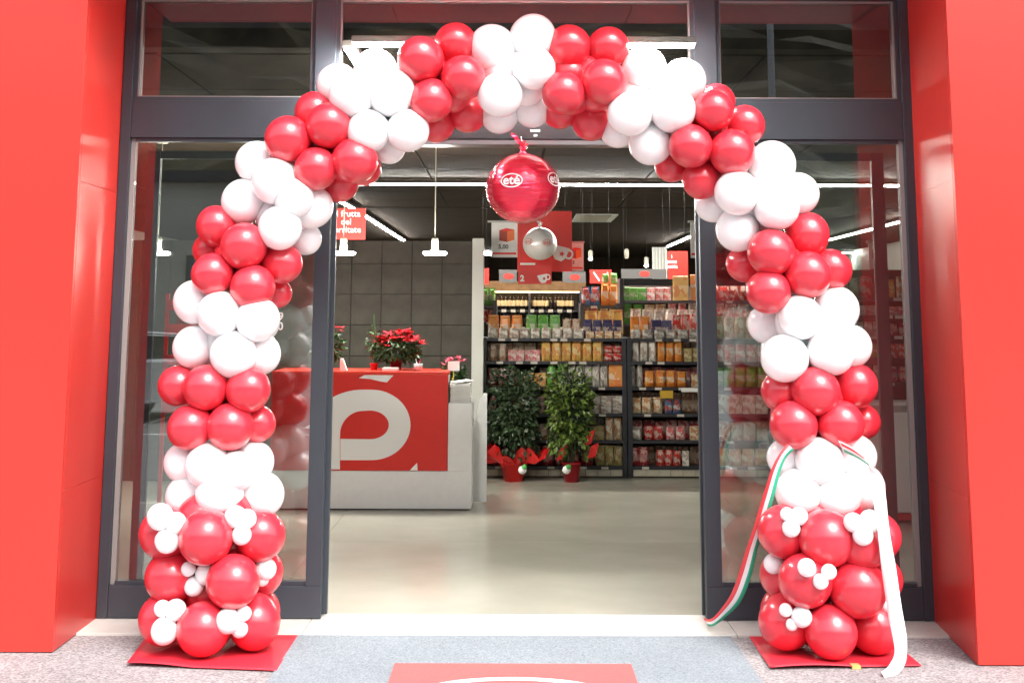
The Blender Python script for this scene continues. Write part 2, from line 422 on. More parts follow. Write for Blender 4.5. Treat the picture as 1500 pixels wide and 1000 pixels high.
# sliding leaves parked behind the screens
for (a, b, lab) in ((P(203, 550, .1).x, SL[1], 'open anthracite sliding glass door leaf parked at the left of the doorway beside the red counter'),
                    (SR[0], P(1306, 550, .1).x, 'open anthracite sliding glass door leaf parked at the right of the doorway behind the ribbon')):
    d = empty('sliding_door', ((a + b) / 2, .12, 0), lab, 'sliding door', 'sliding door leaves')
    box('stile', (a, a + .07), (.085, .12), (.008, FB - .065), M_frame, d, .003)
    box('stile', (b - .07, b), (.085, .12), (.008, FB - .065), M_frame, d, .003)
    box('door_rail', (a + .071, b - .071), (.087, .118), (.008, .09), M_frame, d, .003)
    box('door_rail', (a + .071, b - .071), (.087, .118), (FB - .11, FB - .065), M_frame, d, .003)
    box('door_pane', (a + .07, b - .07), (.098, .104), (.09, FB - .11), M_glass, d)
# ---- interior shell
CEIL = 3.12
tag(box('wall', (-7.2, -7), (.41, 27), (-.1, CEIL + .2), M_lightgrey), kind='structure')
tag(box('wall', (8, 8.2), (.41, 27), (-.1, CEIL + .2), M_lightgrey), kind='structure')
tag(box('wall', (-7.2, 8.2), (27.003, 27.2), (-.1, CEIL + .2), M_ceil), kind='structure')
box('ceiling_slab', (-6.99, 7.99), (.125, .279), (3.125, 3.24), M_ceil, None)['kind'] = 'structure'
ceil = empty('ceiling', (0, 0, CEIL), kind='structure')
box('ceiling_slab', (-6.99, 7.99), (.29, 27), (CEIL + .025, CEIL + .12), M_ceilj, ceil)
for i in range(12):
    for j in range(9):
        x0, y0 = -6.9 + i * 1.2, .30 + j * 1.2
        box('ceiling_tile', (x0 + .008, x0 + 1.192), (y0 + .008, y0 + 1.192), (CEIL, CEIL + .022), M_ceil, ceil)
tag(box('ceiling_tile', (-6.9, 7.9), (11.2, 26.9), (CEIL, CEIL + .022), M_ceil, ceil))
# grey tiled partition behind the counter
PWY = G(700, 708, 0).y
px0, px1 = P(691, 500, PWY).x, P(708, 500, PWY).x
wz = P(650, 352, PWY).z
tw = empty('partition_wall', (-3, PWY + .1, 0), 'dark grey tiled partition wall standing behind the red counter', 'wall')
box('wall_core', (-6.9, px0 - .004), (PWY + .112, PWY + .2), (.002, wz), M_joint, tw)
T = .3
k = 0
x = px0 - .004
while x > -6.6:
    z = 0.004
    while z < wz - .02:
        zt = min(z + T, wz)
        t = box('tile', (x - T + .004, x - .003), (PWY + .1, PWY + .111), (z + .003, zt - .003), M_tile, tw, .0015)
        z += T
    x -= T
box('end_post', (px0, px1), (PWY - .02, PWY + .22), (0, wz + .02), M_lightgrey, tw, .004)
# far end bright window strip and second light panel
# ================================================================== LIGHTS (as in the photograph)
def linear_light(name, a, b, label, w=.05, hang=.0, group='linear ceiling lights'):
    a, b = Vector(a), Vector(b); c = (a + b) / 2; d = b - a; L_ = d.length; ang = math.atan2(d.y, d.x)
    e = empty(name, c, label, 'ceiling light', group)
    o = box('light_housing', (c.x - L_ / 2, c.x + L_ / 2), (c.y - w / 2 - .012, c.y + w / 2 + .012), (c.z + .004, c.z + .04), mat('luminaire_housing', (.05, .045, .038), .6), e, .003)
    q = box('diffuser', (c.x - L_ / 2 + .01, c.x + L_ / 2 - .01), (c.y - w / 2, c.y + w / 2), (c.z - .012, c.z + .003), M_led, e, .003)
    e.rotation_euler.z = ang
    return e
zc = CEIL - .065
def Lp(px, py): return G(px, py, zc)
def fix(a, b):
    b = Vector(b); a = Vector(a); return a, b
a, b = Lp(490, 267), Lp(1345, 274); b.y = a.y = (a.y + b.y) / 2
linear_light('ceiling_light', a, b, 'long white linear ceiling light crossing behind the red foil balloon')
a, b = Lp(515, 63), Lp(1018, 68); b.y = a.y = (a.y + b.y) / 2
linear_light('ceiling_light', a, b, 'white linear ceiling light seen through the upper window above the balloon arch')
a2 = Vector((a.x - .03, a.y + .08, zc)); linear_light('ceiling_light', a2, a2 + Vector((0, 1.4, 0)), 'short white linear ceiling light running inward behind the top window')
linear_light('ceiling_light', Lp(497, 294), Lp(522, 308), 'short piece of white linear ceiling light above the red hanging sign on the left')
linear_light('ceiling_light', Lp(533, 315), (Lp(592, 353)), 'white linear ceiling light running back above the grey tiled wall')
linear_light('ceiling_light', Lp(1012, 346), Lp(978, 361), 'white linear ceiling light running back above the right shelf')
linear_light('ceiling_light', Lp(1345, 318), Lp(1208, 353), 'white linear ceiling light running back behind the right side pane')
# far horizontal luminaires
for (p0, p1, y, yy, lab) in ((660, 690, 352, 20, 'bright white light box just above the tiled wall beside the grey post'),
                             (1232, 1276, 370, 23, 'distant thin white ceiling light behind the right side pane')):
    a = P(p0, y, yy); b = P(p1, y, yy)
    linear_light('ceiling_light', (a.x, yy, a.z), (b.x, yy, a.z), lab)
a, b = P(706, 350, 24), P(724, 373, 24)
lp_ = empty('light_box', ((a.x + b.x) / 2, 24, b.z), 'bright white light box seen between the grey post and a hanging poster', 'light box')
box('box_frame', (a.x - .03, b.x + .03), (24.01, 24.08), (b.z - .03, a.z + .03), M_dark, lp_)
box('lit_panel', (a.x, b.x), (23.985, 24.009), (b.z, b.z + (a.z - b.z) * .45), M_led, lp_)
box('lit_panel', (a.x, b.x), (23.985, 24.009), (b.z + (a.z - b.z) * .5, a.z), M_led, lp_)

# pendant lamps
CY = G(690, 747, 0).y            # counter front
LY = CY + .25
def lathe_obj(name, prof, m, parent, loc, seg=24, smooth=True):
    return obj_bm(name, lathe_bm(prof, seg), m, parent, loc, smooth)
def smooth_by_angle(o): pass
for px, lab in ((231, 'pendant lamp seen through the left side pane, outermost of the disc lamps'), (368, 'pendant disc lamp hanging behind the left leg of the balloon arch'),
                (503, 'white pendant disc lamp in front of the red hanging text sign'), (637, 'white pendant disc lamp hanging alone above the red counter')):
    c = P(px, 371, LY)
    e = empty('pendant_lamp', c, lab, 'pendant lamp', 'disc pendant lamps over the counter')
    lathe_obj('lamp_disc', [(.0, -.014), (.088, -.014), (.103, -.006), (.106, .004), (.1, .012), (.03, .02), (0, .02)], M_lamp, e, c, 32)
    lathe_obj('lamp_stem', [(.0, .021), (.028, .021), (.03, .03), (.03, .125), (.022, .135), (0, .136)], M_stem, e, c, 20)
    obj_bm('cable', tube_bm([(0, 0, .13), (0, 0, CEIL - c.z)], .005, 6), M_stem, e, c)
    lathe_obj('ceiling_rose', [(.0, 0), (.05, 0), (.05, .018), (0, .018)], M_stem, e, (c.x, c.y, CEIL - .02), 16)

# ================================================================== COUNTER
def shape_prism(name, poly_px, Y, th, m, parent):
    """outline given as points on the plane Y"""
    pts = [P(a, b, Y) for a, b in poly_px]
    bm = prism_bm([(p.x, p.z) for p in pts], th)
    return obj_bm(name, bm, m, parent, (0, Y, 0))
ct = empty('service_counter', (-1.2, CY + .3, 0), 'white service counter with a red front panel and big white letter logo', 'counter')
cxr = P(691, 650, CY).x; rxr = P(656, 610, CY).x; cxl = P(396, 650, CY).x
zr0, zr1 = P(600, 689, CY).z, P(600, 546, CY).z; zs = P(675, 590, CY).z
box('counter_base', (cxl, cxr), (CY, CY + .62), (.010, zr0 - .004), M_white, ct, .004)
box('plinth', (cxl + .02, cxr - .02), (CY + .02, CY + .6), (0.001, .0095), M_dark, ct)
box('end_cabinet', (rxr + .003, cxr), (CY + .001, CY + .62), (zr0 - .003, zs), M_white, ct, .004)
box('front_panel', (cxl, rxr), (CY - .006, CY + .03), (zr0, zr1), M_counter_red, ct, .004)
box('desk_body', (cxl, rxr), (CY + .031, CY + .3), (zr0, zr1 - .02), M_white, ct)
box('desk_top', (cxl, rxr + .004), (CY - .014, CY + .62), (zr1 - .018, zr1 + .012), mat('desk_top_red', (.78, .05, .03), .3), ct, .004)
# side bracket (curved end support)
pts = [(cxr + .004, zs - .25), (cxr + .05, zs + .0), (cxr + .09, zs + .06), (cxr + .12, zs + .06), (cxr + .12, .02), (cxr + .004, .02)]
obj_bm('end_bracket', prism_bm(pts, .03), M_white, ct, (0, CY + .35, 0))
# logo: coordinates from the photograph (crop 470,460 scale .3)
q = lambda l: [(470 + a * .3, 460 + b * .3) for a, b in l]
def arc(cx, cy, rx, ry, a0, a1, n=14):
    return [(cx + rx * math.cos(R(a0 + (a1 - a0) * i / n)), cy + ry * math.sin(R(a0 + (a1 - a0) * i / n))) for i in range(n + 1)]
ZY = CY - .009
def strip_shape(name, outer, inner, Y, m, parent, th=.003):
    """band between two polylines with the same number of points"""
    bm = bmesh.new()
    O = [P(a, b, Y) for a, b in outer]; I = [P(a, b, Y) for a, b in inner]
    ov = [bm.verts.new((p.x, 0, p.z)) for p in O]; iv = [bm.verts.new((p.x, 0, p.z)) for p in I]
    for i in range(len(O) - 1): bm.faces.new((ov[i], ov[i + 1], iv[i + 1], iv[i]))
    r_ = bmesh.ops.extrude_face_region(bm, geom=bm.faces[:])
    bmesh.ops.translate(bm, verts=[v for v in r_['geom'] if isinstance(v, bmesh.types.BMVert)], vec=(0, th, 0))
    bmesh.ops.recalc_face_normals(bm, faces=bm.faces)
    return obj_bm(name, bm, m, parent, (0, Y, 0))
def respace(pts, n):
    L_ = [0]
    for a, b in zip(pts, pts[1:]): L_.append(L_[-1] + math.dist(a, b))
    out = []
    for i in range(n):
        t = L_[-1] * i / (n - 1); j = 0
        while j < len(L_) - 2 and L_[j + 1] < t: j += 1
        u = (t - L_[j]) / max(1e-9, L_[j + 1] - L_[j]); out.append((pts[j][0] + (pts[j + 1][0] - pts[j][0]) * u, pts[j][1] + (pts[j + 1][1] - pts[j][1]) * u))
    return out
outer = [(-42, 758), (-42, 600)] + arc(205, 555, 245, 187, 190, 270, 14) + arc(248, 540, 190, 172, 270, 360, 12) + arc(248, 540, 190, 172, 0, 90, 12) + [(95, 712)]
inner = [(93, 758), (93, 610)] + arc(205, 590, 112, 118, 190, 270, 12) + arc(240, 540, 92, 70, 270, 360, 10) + arc(240, 540, 92, 70, 0, 90, 10) + [(95, 608)]
o1 = outer[2:-1] + [outer[-1]]; i1 = inner[2:-1] + [inner[-1]]
strip_shape('logo_letter', respace(q([(-42, 612)] + outer[2:]), 60), respace(q([(93, 608)] + inner[2:]), 60), ZY, M_print, ct)
strip_shape('logo_letter', q([(-42, 612.2), (-42, 757)]), q([(93, 608.2), (93, 757)]), ZY, M_print, ct)
shape_prism('logo_accent', q([(185, 312), (215, 296), (355, 298), (322, 333), (290, 328), (240, 316)]), ZY, .003, M_print, ct)
shape_prism('logo_accent', q([(470, 725), (472, 762), (434, 762)]), ZY, .003, M_print, ct)

# ================================================================== BALLOON ARCH
AY = -.46
def balloon_mesh(name, m, seg=28, rings=18):
    bm = bmesh.new(); bmesh.ops.create_uvsphere(bm, u_segments=seg, v_segments=rings, radius=1)
    for v in bm.verts:
        z = v.co.z
        f = 1.0 - .13 * max(0, -z) ** 2 if z < 0 else 1.0
        v.co.x *= f; v.co.y *= f
        if z < -.85: v.co.z = -.85 + (z + .85) * 1.35
        if z < -.93: v.co.x *= .8; v.co.y *= .8
    b2 = lathe_bm([(.045, -1.04), (.06, -1.09), (.085, -1.13), (.03, -1.12)], 8)
    tmp = bpy.data.meshes.new('t'); b2.to_mesh(tmp); b2.free(); bm.from_mesh(tmp); bpy.data.meshes.remove(tmp)
    me = bpy.data.meshes.new(name); bm.to_mesh(me); bm.free(); me.materials.append(m)
    for p in me.polygons: p.use_smooth = True
    return me
ME_R = balloon_mesh('red_balloon', M_redb); ME_W = balloon_mesh('white_balloon', M_whiteb)
gcol = {'R': ME_R, 'W': ME_W}
groups = [
 # left leg, bottom to top, then over the top and down the right leg
 ('W', 0, [(270,677,28,'m'),(305,682,31,'f'),(370,677,29,'m'),(277,726,31,'m'),(322,722,32,'f'),(383,724,31,'m'),(345,690,28,'f')]),
 ('R', 0, [(262,565,27,'m'),(302,568,31,'f'),(363,571,30,'f'),(279,625,30,'f'),(337,624,31,'f'),(376,620,25,'m'),(322,590,22,'b')]),
 ('W', 0, [(287,443,29,'m'),(322,460,31,'f'),(377,468,31,'f'),(285,508,30,'m'),(342,518,32,'f'),(380,518,29,'m')]),
 ('R', 0, [(318,332,28,'m'),(357,361,31,'f'),(307,366,23,'b'),(412,386,28,'m'),(312,401,28,'f'),(370,420,31,'f'),(406,429,20,'b')]),
 ('W', 0, [(376,238,29,'m'),(402,266,31,'f'),(358,295,30,'m'),(455,303,30,'m'),(410,333,30,'f'),(447,349,22,'b'),(430,290,27,'f')]),
 ('R', 0, [(462,166,28,'m'),(482,185,31,'f'),(422,204,31,'f'),(463,247,30,'f'),(519,235,31,'f'),(497,268,26,'b'),(530,245,25,'b')]),
 ('W', 0, [(550,105,29,'m'),(495,124,29,'m'),(573,137,32,'f'),(517,141,31,'f'),(540,192,30,'f'),(597,191,30,'f'),(570,216,23,'b')]),
 ('R', 0, [(667,65,29,'m'),(617,88,31,'f'),(678,114,31,'f'),(632,147,30,'f'),(684,166,26,'b'),(640,182,25,'b'),(600,112,24,'b')]),
 ('W', 0, [(722,71,31,'m'),(780,56,31,'m'),(782,101,30,'f'),(733,139,30,'f'),(780,159,26,'b'),(732,167,26,'b'),(742,103,26,'b')]),
 ('R', 0, [(834,70,31,'m'),(891,70,29,'m'),(884,120,31,'f'),(826,137,29,'f'),(866,176,27,'b'),(821,161,26,'b')]),
 ('W', 0, [(944,103,31,'m'),(1001,119,31,'m'),(923,167,30,'f'),(985,161,32,'f'),(906,190,24,'b'),(953,209,29,'m'),(960,135,24,'b')]),
 ('R', 0, [(1050,150,26,'b'),(1045,163,29,'f'),(1090,184,27,'m'),(1012,214,30,'f'),(1072,223,32,'f'),(984,242,23,'b'),(1028,263,27,'m')]),
 ('W', 0, [(1130,242,32,'m'),(1080,283,31,'f'),(1167,284,30,'m'),(1137,303,32,'f'),(1045,300,24,'b'),(1081,336,30,'m')]),
 ('R', 0, [(1181,345,30,'m'),(1130,370,33,'f'),(1091,387,24,'b'),(1183,402,31,'f'),(1216,395,28,'m'),(1126,427,29,'f')]),
 ('W', 0, [(1224,453,31,'m'),(1172,465,31,'f'),(1124,475,26,'b'),(1150,524,32,'f'),(1216,515,32,'f'),(1245,507,29,'m')]),
 ('R', 0, [(1145,573,27,'m'),(1195,573,33,'f'),(1252,565,30,'m'),(1163,622,32,'f'),(1231,620,32,'f'),(1264,617,24,'b')]),
 ('W', 0, [(1153,671,27,'m'),(1200,676,33,'f'),(1252,668,29,'m'),(1170,721,32,'f'),(1225,725,33,'f'),(1260,712,33,'m')]),
]
arch = empty('balloon_arch', ((FLX + FRX) / 2, AY, 0), 'tall arch of glossy red and white balloons spanning the shop entrance', 'balloon arch')
YO = {'f': -.115, 'm': 0.0, 'b': .125}
nball = 0
def add_ball(c, rad, colr, centre, sc=(1, 1, 1.03), nm='balloon'):
    global nball
    o = bpy.data.objects.new(nm, gcol[colr]); COL.objects.link(o)
    d = (c - centre); d = d.normalized() if d.length > 1e-4 else Vector((0, -1, 0))
    o.rotation_mode = 'QUATERNION'; o.rotation_quaternion = d.to_track_quat('Z', 'Y') @ Matrix.Rotation(random.random() * 6.28, 3, 'Z').to_quaternion()
    j = (1.085 if rad < .118 else 1.045) * (1 + random.uniform(-.03, .03)) if nm == 'balloon' else 1 + random.uniform(-.05, .05)
    o.scale = (rad * j, rad * j * random.uniform(.985, 1.015), rad * j * random.uniform(1.0, 1.07))
    put(o, arch, c); nball += 1
    return o
def place(colr, lst, yc=AY, yo=YO, mirror=True, nm='balloon'):
    cs = []
    for (x_, y_, r_, k_) in lst:
        Y = yc + yo[k_]; c = P(x_, y_, Y); rad = (P(x_ + r_, y_, Y).x - c.x); cs.append((c, rad, k_))
    ctr = sum((c for c, _, _ in cs), Vector()) / len(cs); ctr.y = yc
    for c, rad, k_ in cs: add_ball(c, rad, colr, ctr, nm=nm)
    if mirror:
        mr_ = sum(r__ for _, r__, _ in cs) / len(cs)
        for (dx, dz) in ((-.42, .32), (.42, -.32), (.3, .4), (-.3, -.4)):
            add_ball(Vector((ctr.x + dx * mr_ * 1.5, yc + .03, ctr.z + dz * mr_ * 1.5)), mr_ * .9, colr, ctr)
        for c, rad, k_ in cs:
            if k_ == 'f':
                c2 = Vector((ctr.x + (c.x - ctr.x) * .75, yc + .12, ctr.z + (c.z - ctr.z) * .75))
                add_ball(c2, rad * .95, colr, ctr)
for colr, _, lst in groups: place(colr, lst)
# bases: larger red balloons
def solve_floor(x_, y_, r_, z0=.004):
    lo, hi = -1.4, .3
    for _ in range(40):
        Y = (lo + hi) / 2; c = P(x_, y_, Y); rad = P(x_ + r_, y_, Y).x - c.x
        if c.z - rad > z0: lo, hi = lo, hi; hi = Y if False else hi; lo = lo; 
        # nearer (more negative Y) puts the ball higher below the horizon
        if c.z - rad > z0: lo = Y
        else: hi = Y
    return Y
def base(rows_red, bottom):
    ybot = [solve_floor(a, b, c) for a, b, c, _ in bottom if _ == 'f']
    yc = ybot[0] + .17
    yo = {'f': -.17, 'm': -.05, 'b': .1}
    cx0 = P(bottom[0][0], 900, yc).x
    for lst in rows_red: place('R', lst, yc, yo, True)
    for (a, b, c, k_) in bottom:
        Y = yc + yo[k_]; cc = P(a, b, Y); rad = P(a + c, b, Y).x - cc.x; cc.z = max(cc.z, rad * 1.02 + .0)
        add_ball(cc, rad, 'R', Vector((cc.x, yc, cc.z + .1)))
        if k_ != 'f': 
            add_ball(Vector((cc.x + (.05 if cc.x < cx0 else -.05), yc + .15, cc.z)), rad, 'R', Vector((cx0, yc, cc.z)))
    return yc
YBL = base([[(302,786,38,'f'),(380,784,36,'m'),(244,780,36,'m')], [(252,844,37,'m'),(341,851,38,'f'),(380,838,32,'b'),(300,848,34,'b')]],
           [(298,920,38,'f'),(240,905,36,'m'),(373,910,37,'m')])
YBR = base([[(1148,778,34,'m'),(1211,788,39,'f'),(1284,785,33,'m'),(1262,796,34,'f')], [(1180,850,38,'f'),(1256,861,40,'f'),(1288,848,32,'b'),(1150,842,32,'b')]],
           [(1217,924,38,'f'),(1150,910,37,'m'),(1280,922,36,'m')])
print('base Y', YBL, YBR)
smallL = [[(235,757,20),(257,766,16),(245,791,18)],[(345,757,17),(361,760,14),(354,783,14)],[(276,833,11),(302,840,17),(284,858,14)],[(389,833,16),(384,848,10)],
          [(238,891,13),(257,893,15),(241,923,20)],[(334,909,18),(357,898,11),(351,921,12)]]
smallR = [[(1153,753,10),(1170,756,14),(1159,773,14)],[(1250,765,14),(1264,783,15),(1275,763,16)],[(1133,825,14)],[(1182,831,14),(1214,837,11),(1202,851,12)],
          [(1151,893,10),(1174,903,15),(1160,914,9)],[(1300,886,12)]]
def redsurf(x_, y_, colls):
    """nearest balloon surface along the view ray: the Y where it is met"""
    d = ray(x_, y_).normalized(); best = None
    for c, rad in colls:
        oc = CAMLOC - c; b_ = oc.dot(d); c_ = oc.length_squared - rad * rad; D_ = b_ * b_ - c_
        if D_ > 0:
            t = -b_ - math.sqrt(D_)
            if best is None or t < best: best = t
    return None if best is None else (CAMLOC + d * best)
balls = [(W[o.name], (o.scale.x)) for o in COL.objects if o.name.startswith('balloon') and o.type == 'MESH']
for L_, yc in ((smallL, YBL), (smallR, YBR)):
    for cl in L_:
        mx_, my_ = sum(c[0] for c in cl) / len(cl), sum(c[1] for c in cl) / len(cl)
        h = redsurf(mx_, my_, balls)
        Y = (h.y if h else yc - .2) - .015
        ctr = P(mx_, my_, Y + .03)
        for (a, b, c) in cl:
            hh = redsurf(a, b, balls); Yk = min(Y, (hh.y if hh else Y)) 
            cc = P(a, b, Yk); rad = P(a + c, b, Yk).x - cc.x
            cc = P(a, b, Yk - rad * .35)
            add_ball(cc, rad, 'W', ctr, nm='small_balloon')
print('balloons', nball)

# wavy red base sheets
def sheet(c4, label, seed, th=.003):
    a, b, c, d = [G(*p, 0) for p in c4]      # front-left, front-right, back-right, back-left
    bm = bmesh.new(); N, Mx = 26, 12; vs = []
    for j in range(Mx + 1):
        row = []
        for i in range(N + 1):
            u, v = i / N, j / Mx
            p = (a * (1 - u) + b * u) * (1 - v) + (d * (1 - u) + c * u) * v
            lift = (.012 * max(0, math.sin((u * 1.3 + seed) * 3.6)) + .004) * (1 - v) ** 2 - .006
            row.append(bm.verts.new((p.x, p.y, max(lift, -.0065))))
        vs.append(row)
    for j in range(Mx):
        for i in range(N): bm.faces.new((vs[j][i], vs[j][i + 1], vs[j + 1][i + 1], vs[j + 1][i]))
    r_ = bmesh.ops.extrude_face_region(bm, geom=bm.faces[:])
    bmesh.ops.translate(bm, verts=[v for v in r_['geom'] if isinstance(v, bmesh.types.BMVert)], vec=(0, 0, -th))
    bmesh.ops.recalc_face_normals(bm, faces=bm.faces)
    o = obj_bm('base_sheet', bm, mat('red_card', (.62, .02, .04), .55), None, (0, 0, 0), True)
    return tag(o, label, 'base sheet', 'red sheets under the balloon columns')
sheet([(186, 972), (405, 980), (439, 927), (216, 926)], 'wavy red sheet lying under the left foot of the balloon arch', .3)
sheet([(1128, 977), (1350, 973), (1300, 930), (1095, 926)], 'wavy red sheet lying under the right foot of the balloon arch', .1)
p = G(1255, 976, 0)
tag(box('wooden_block', (p.x - .02, p.x + .02), (p.y + .0, p.y + .05), (-.011, .003), mat('pine', (.5, .36, .12), .6, noise_amt=.2)), 'small pale wooden block peeking out under the right red sheet', 'wooden block')

# ribbons
def ribbon(name, pts, mats, label, width):
    """pts: (px,py,Y,angle) centre line; the band lies across the screen-plane direction 'angle' (radians from +X)"""
    P3 = [P(a, b, c) for a, b, c, *_ in pts]; an = [t[3] for t in pts]; wd_ = [t[4] if len(t) > 4 else width for t in pts]
    fine, fa, fw = [], [], []
    n = len(P3)
    for i in range(n - 1):
        p0, p1, p2, p3 = P3[max(i - 1, 0)], P3[i], P3[i + 1], P3[min(i + 2, n - 1)]
        for k in range(8):
            t = k / 8
            fine.append(.5 * ((2 * p1) + (p2 - p0) * t + (2 * p0 - 5 * p1 + 4 * p2 - p3) * t * t + (3 * p1 - p0 - 3 * p2 + p3) * t ** 3))
            fa.append(an[i] * (1 - t) + an[i + 1] * t); fw.append(wd_[i] * (1 - t) + wd_[i + 1] * t)
    fine.append(P3[-1]); fa.append(an[-1]); fw.append(wd_[-1])
    bm = bmesh.new(); rows = []; ns = len(mats)
    for i, p in enumerate(fine):
        side = Vector((math.cos(fa[i]), .35 * math.sin(i * .21), math.sin(fa[i]))).normalized()
        w = fw[i]
        rows.append([bm.verts.new(p + side * (w * (k / ns - .5)) + Vector((0, -.004 * math.sin(math.pi * k / ns), 0))) for k in range(ns + 1)])
    for u, v in zip(rows, rows[1:]):
        for k in range(ns):
            f = bm.faces.new((u[k], u[k + 1], v[k + 1], v[k])); f.material_index = k
    o = obj_bm(name, bm, mats, None, (0, 0, 0), True)
    md = o.modifiers.new('thickness', 'SOLIDIFY'); md.thickness = .0006; md.offset = 0
    return tag(o, label, 'ribbon')
M_ribw = mat('ribbon_white', (.82, .82, .82), .4)
tri = [M_ribr, M_ribw, M_green]
Yb = AY - .2
ribbon('ribbon', [(1158,654,Yb-.02,-.7),(1146,668,Yb-.03,-.35),(1136,690,Yb-.03,-.1),(1126,725,Yb,-.05,.055),(1114,765,Yb+.06,-.12,.055),(1102,802,Yb+.1,-.2,.06),(1091,842,Yb+.16,-.25,.062),
                  (1078,875,Yb+.24,-.4,.06),(1060,897,Yb+.34,-.8,.05),(1043,911,Yb+.42,-1.2,.04),(1030,909,.08,-1.55,.03)], tri,
       'red, white and green ribbon hanging in a curve from the right column to the doorway', .045)
Yr = YBR - .32
ribbon('ribbon', [(1232,654,Yb-.03,-1.15),(1250,662,Yb-.06,-1.1),(1270,677,Yb-.08,-1.0,.05),(1284,700,Yb-.08,-.5,.06),(1289,735,Yr+.03,-.1),(1296,790,Yr,0),(1303,840,Yr,.1),(1311,895,Yr,.05),
                  (1319,940,Yr-.0,0,.07),(1318,965,Yr-.01,-.3,.065),(1307,982,Yr-.06,-.9,.05),(1294,989,Yr-.1,-1.1,.035)], [M_ribr, M_ribw, M_green][:0] + [M_ribw, mat('ribbon_sheen', (.84, .82, .83), .3), M_ribw],
       'white ribbon trailing down over the right balloon base to the pavement', .066)
# coloured edge of that ribbon on the white balloons
ribbon('ribbon', [(1234,655,Yb-.075,-1.15),(1252,664,Yb-.105,-1.1),(1270,676,Yb-.125,-1.0)], tri, 'short tricolour ribbon end lying on the topmost white balloons of the right base', .05)

# ================================================================== FOIL BALLOONS
def logo_on_sphere(parent, centre, rad, lon, lat, w, m=None):
    m = m or M_print
    """oval ring and letters wrapped on a ball; lon 0 faces the camera"""
    h = w * .62
    def wrap(x, z, up):
        a = lon + x / rad; b = lat + z / rad
        d = Vector((math.sin(a) * math.cos(b), -math.cos(a) * math.cos(b), math.sin(b)))
        return d * (rad + up)
    bm = bmesh.new(); n = 40
    ring = lambda s, up: [bm.verts.new(wrap(w / 2 * s * math.cos(t * 2 * math.pi / n), (h / 2 - w / 2 * (1 - s)) * math.sin(t * 2 * math.pi / n), up)) for t in range(n)]
    a = ring(1, .004); b = ring(.9, .004)
    for i in range(n): bm.faces.new((a[i], a[(i + 1) % n], b[(i + 1) % n], b[i]))
    obj_bm('logo_ring', bm, m, parent, centre)
    cu = bpy.data.curves.new('t', 'FONT'); cu.body = 'eté'; cu.size = h * .88; cu.offset = w * .012; cu.align_x = 'CENTER'; cu.align_y = 'CENTER'; cu.resolution_u = 4
    tmp = bpy.data.objects.new('tmp', cu); me = bpy.data.meshes.new_from_object(tmp); bpy.data.objects.remove(tmp); bpy.data.curves.remove(cu)
    bm = bmesh.new(); bm.from_mesh(me)
    bmesh.ops.triangulate(bm, faces=bm.faces[:])
    for _ in range(2): bmesh.ops.subdivide_edges(bm, edges=[e for e in bm.edges if e.calc_length() > .01], cuts=1)
    for v in bm.verts: v.co = wrap(v.co.x * 1.08, v.co.y, .0045)
    bpy.data.meshes.remove(me)
    obj_bm('logo_letters', bm, m, parent, centre)
def foil_ball(cx, cy, rpx, Y, m, label, logos, lw, tilt=0):
    c = P(cx, cy, Y); rad = P(cx + rpx, cy, Y).x - c.x
    e = empty('foil_balloon', c, label, 'foil balloon')
    bm = bmesh.new(); bmesh.ops.create_uvsphere(bm, u_segments=64, v_segments=40, radius=rad)
    for v in bm.verts:
        lon = math.atan2(v.co.x, -v.co.y); lat = v.co.z / rad
        # seams of the four gores with puckers running across
        s = 0
        for sl_ in (.62, -1.2, 2.2, -2.7):
            dd = abs((lon - sl_ + math.pi) % (2 * math.pi) - math.pi)
            s += math.exp(-(dd / .16) ** 2) * (.030 + .016 * math.sin(v.co.z / rad * 34 + 3 * noise.noise(v.co * 9)))
        v.co *= (1 - s * max(.15, 1 - lat * lat) + .010 * noise.noise(v.co * 11))
        v.co.z *= .955
    obj_bm('foil_body', bm, m, e, c, True)
    for lo, la in logos: logo_on_sphere(e, c, rad * 1.0, lo, la, lw)
    # gathered neck and tied tail
    top = rad * .955
    obj_bm('neck', lathe_bm([(rad * .22, top - rad * .06), (rad * .1, top + rad * .02), (rad * .07, top + rad * .1), (rad * .13, top + rad * .17), (rad * .05, top + rad * .2), (0, top + rad * .2)], 14), m, e, c, True)
    bm = bmesh.new()
    for (dx, dz, l) in ((-.32, .38, 1), (.2, .12, .7), (-.12, .22, .8), (.1, .3, .6)):
        a = Vector((0, -.01, top + rad * .16)); b = a + Vector((dx * rad * l, -.01, dz * rad * l)); mid = (a + b) / 2 + Vector((0, 0, rad * .03)); s = Vector((.3, .1, .3)).normalized() * rad * .06
        v = [bm.verts.new(t) for t in (a - s * .4, a + s * .4, mid + s, b + s * .5, b - s * .5, mid - s)]
        bm.faces.new(v)
    r_ = bmesh.ops.extrude_face_region(bm, geom=bm.faces[:]); bmesh.ops.translate(bm, verts=[v for v in r_['geom'] if isinstance(v, bmesh.types.BMVert)], vec=(0, .004, 0))
    obj_bm('tail', bm, m, e, c)
    return e, c, rad, top
e, c, rad, top = foil_ball(766, 276, 54, -.10, M_foil, 'large red foil ball balloon with oval logo hanging in the doorway', [(-.32, .12), (1.02, .2)], .125)
obj_bm('string', tube_bm([(0, 0, top + rad * .15), (-.01, .05, FB - c.z + .003), (0, .11, FB - c.z + .002)], .0015, 6), M_white, e, c)
YW = 6.0
e, c, rad, top = foil_ball(791, 357, 25, YW, M_foilw, 'small silver white foil ball balloon with red logos below the big red one', [], .05)
M_foillogo = mat('foil_logo', (.62, .22, .2), .4)
logo_on_sphere(e, c, rad, -.75, .08, .10, m=M_foillogo); logo_on_sphere(e, c, rad, .42, .02, .10, m=M_foillogo)
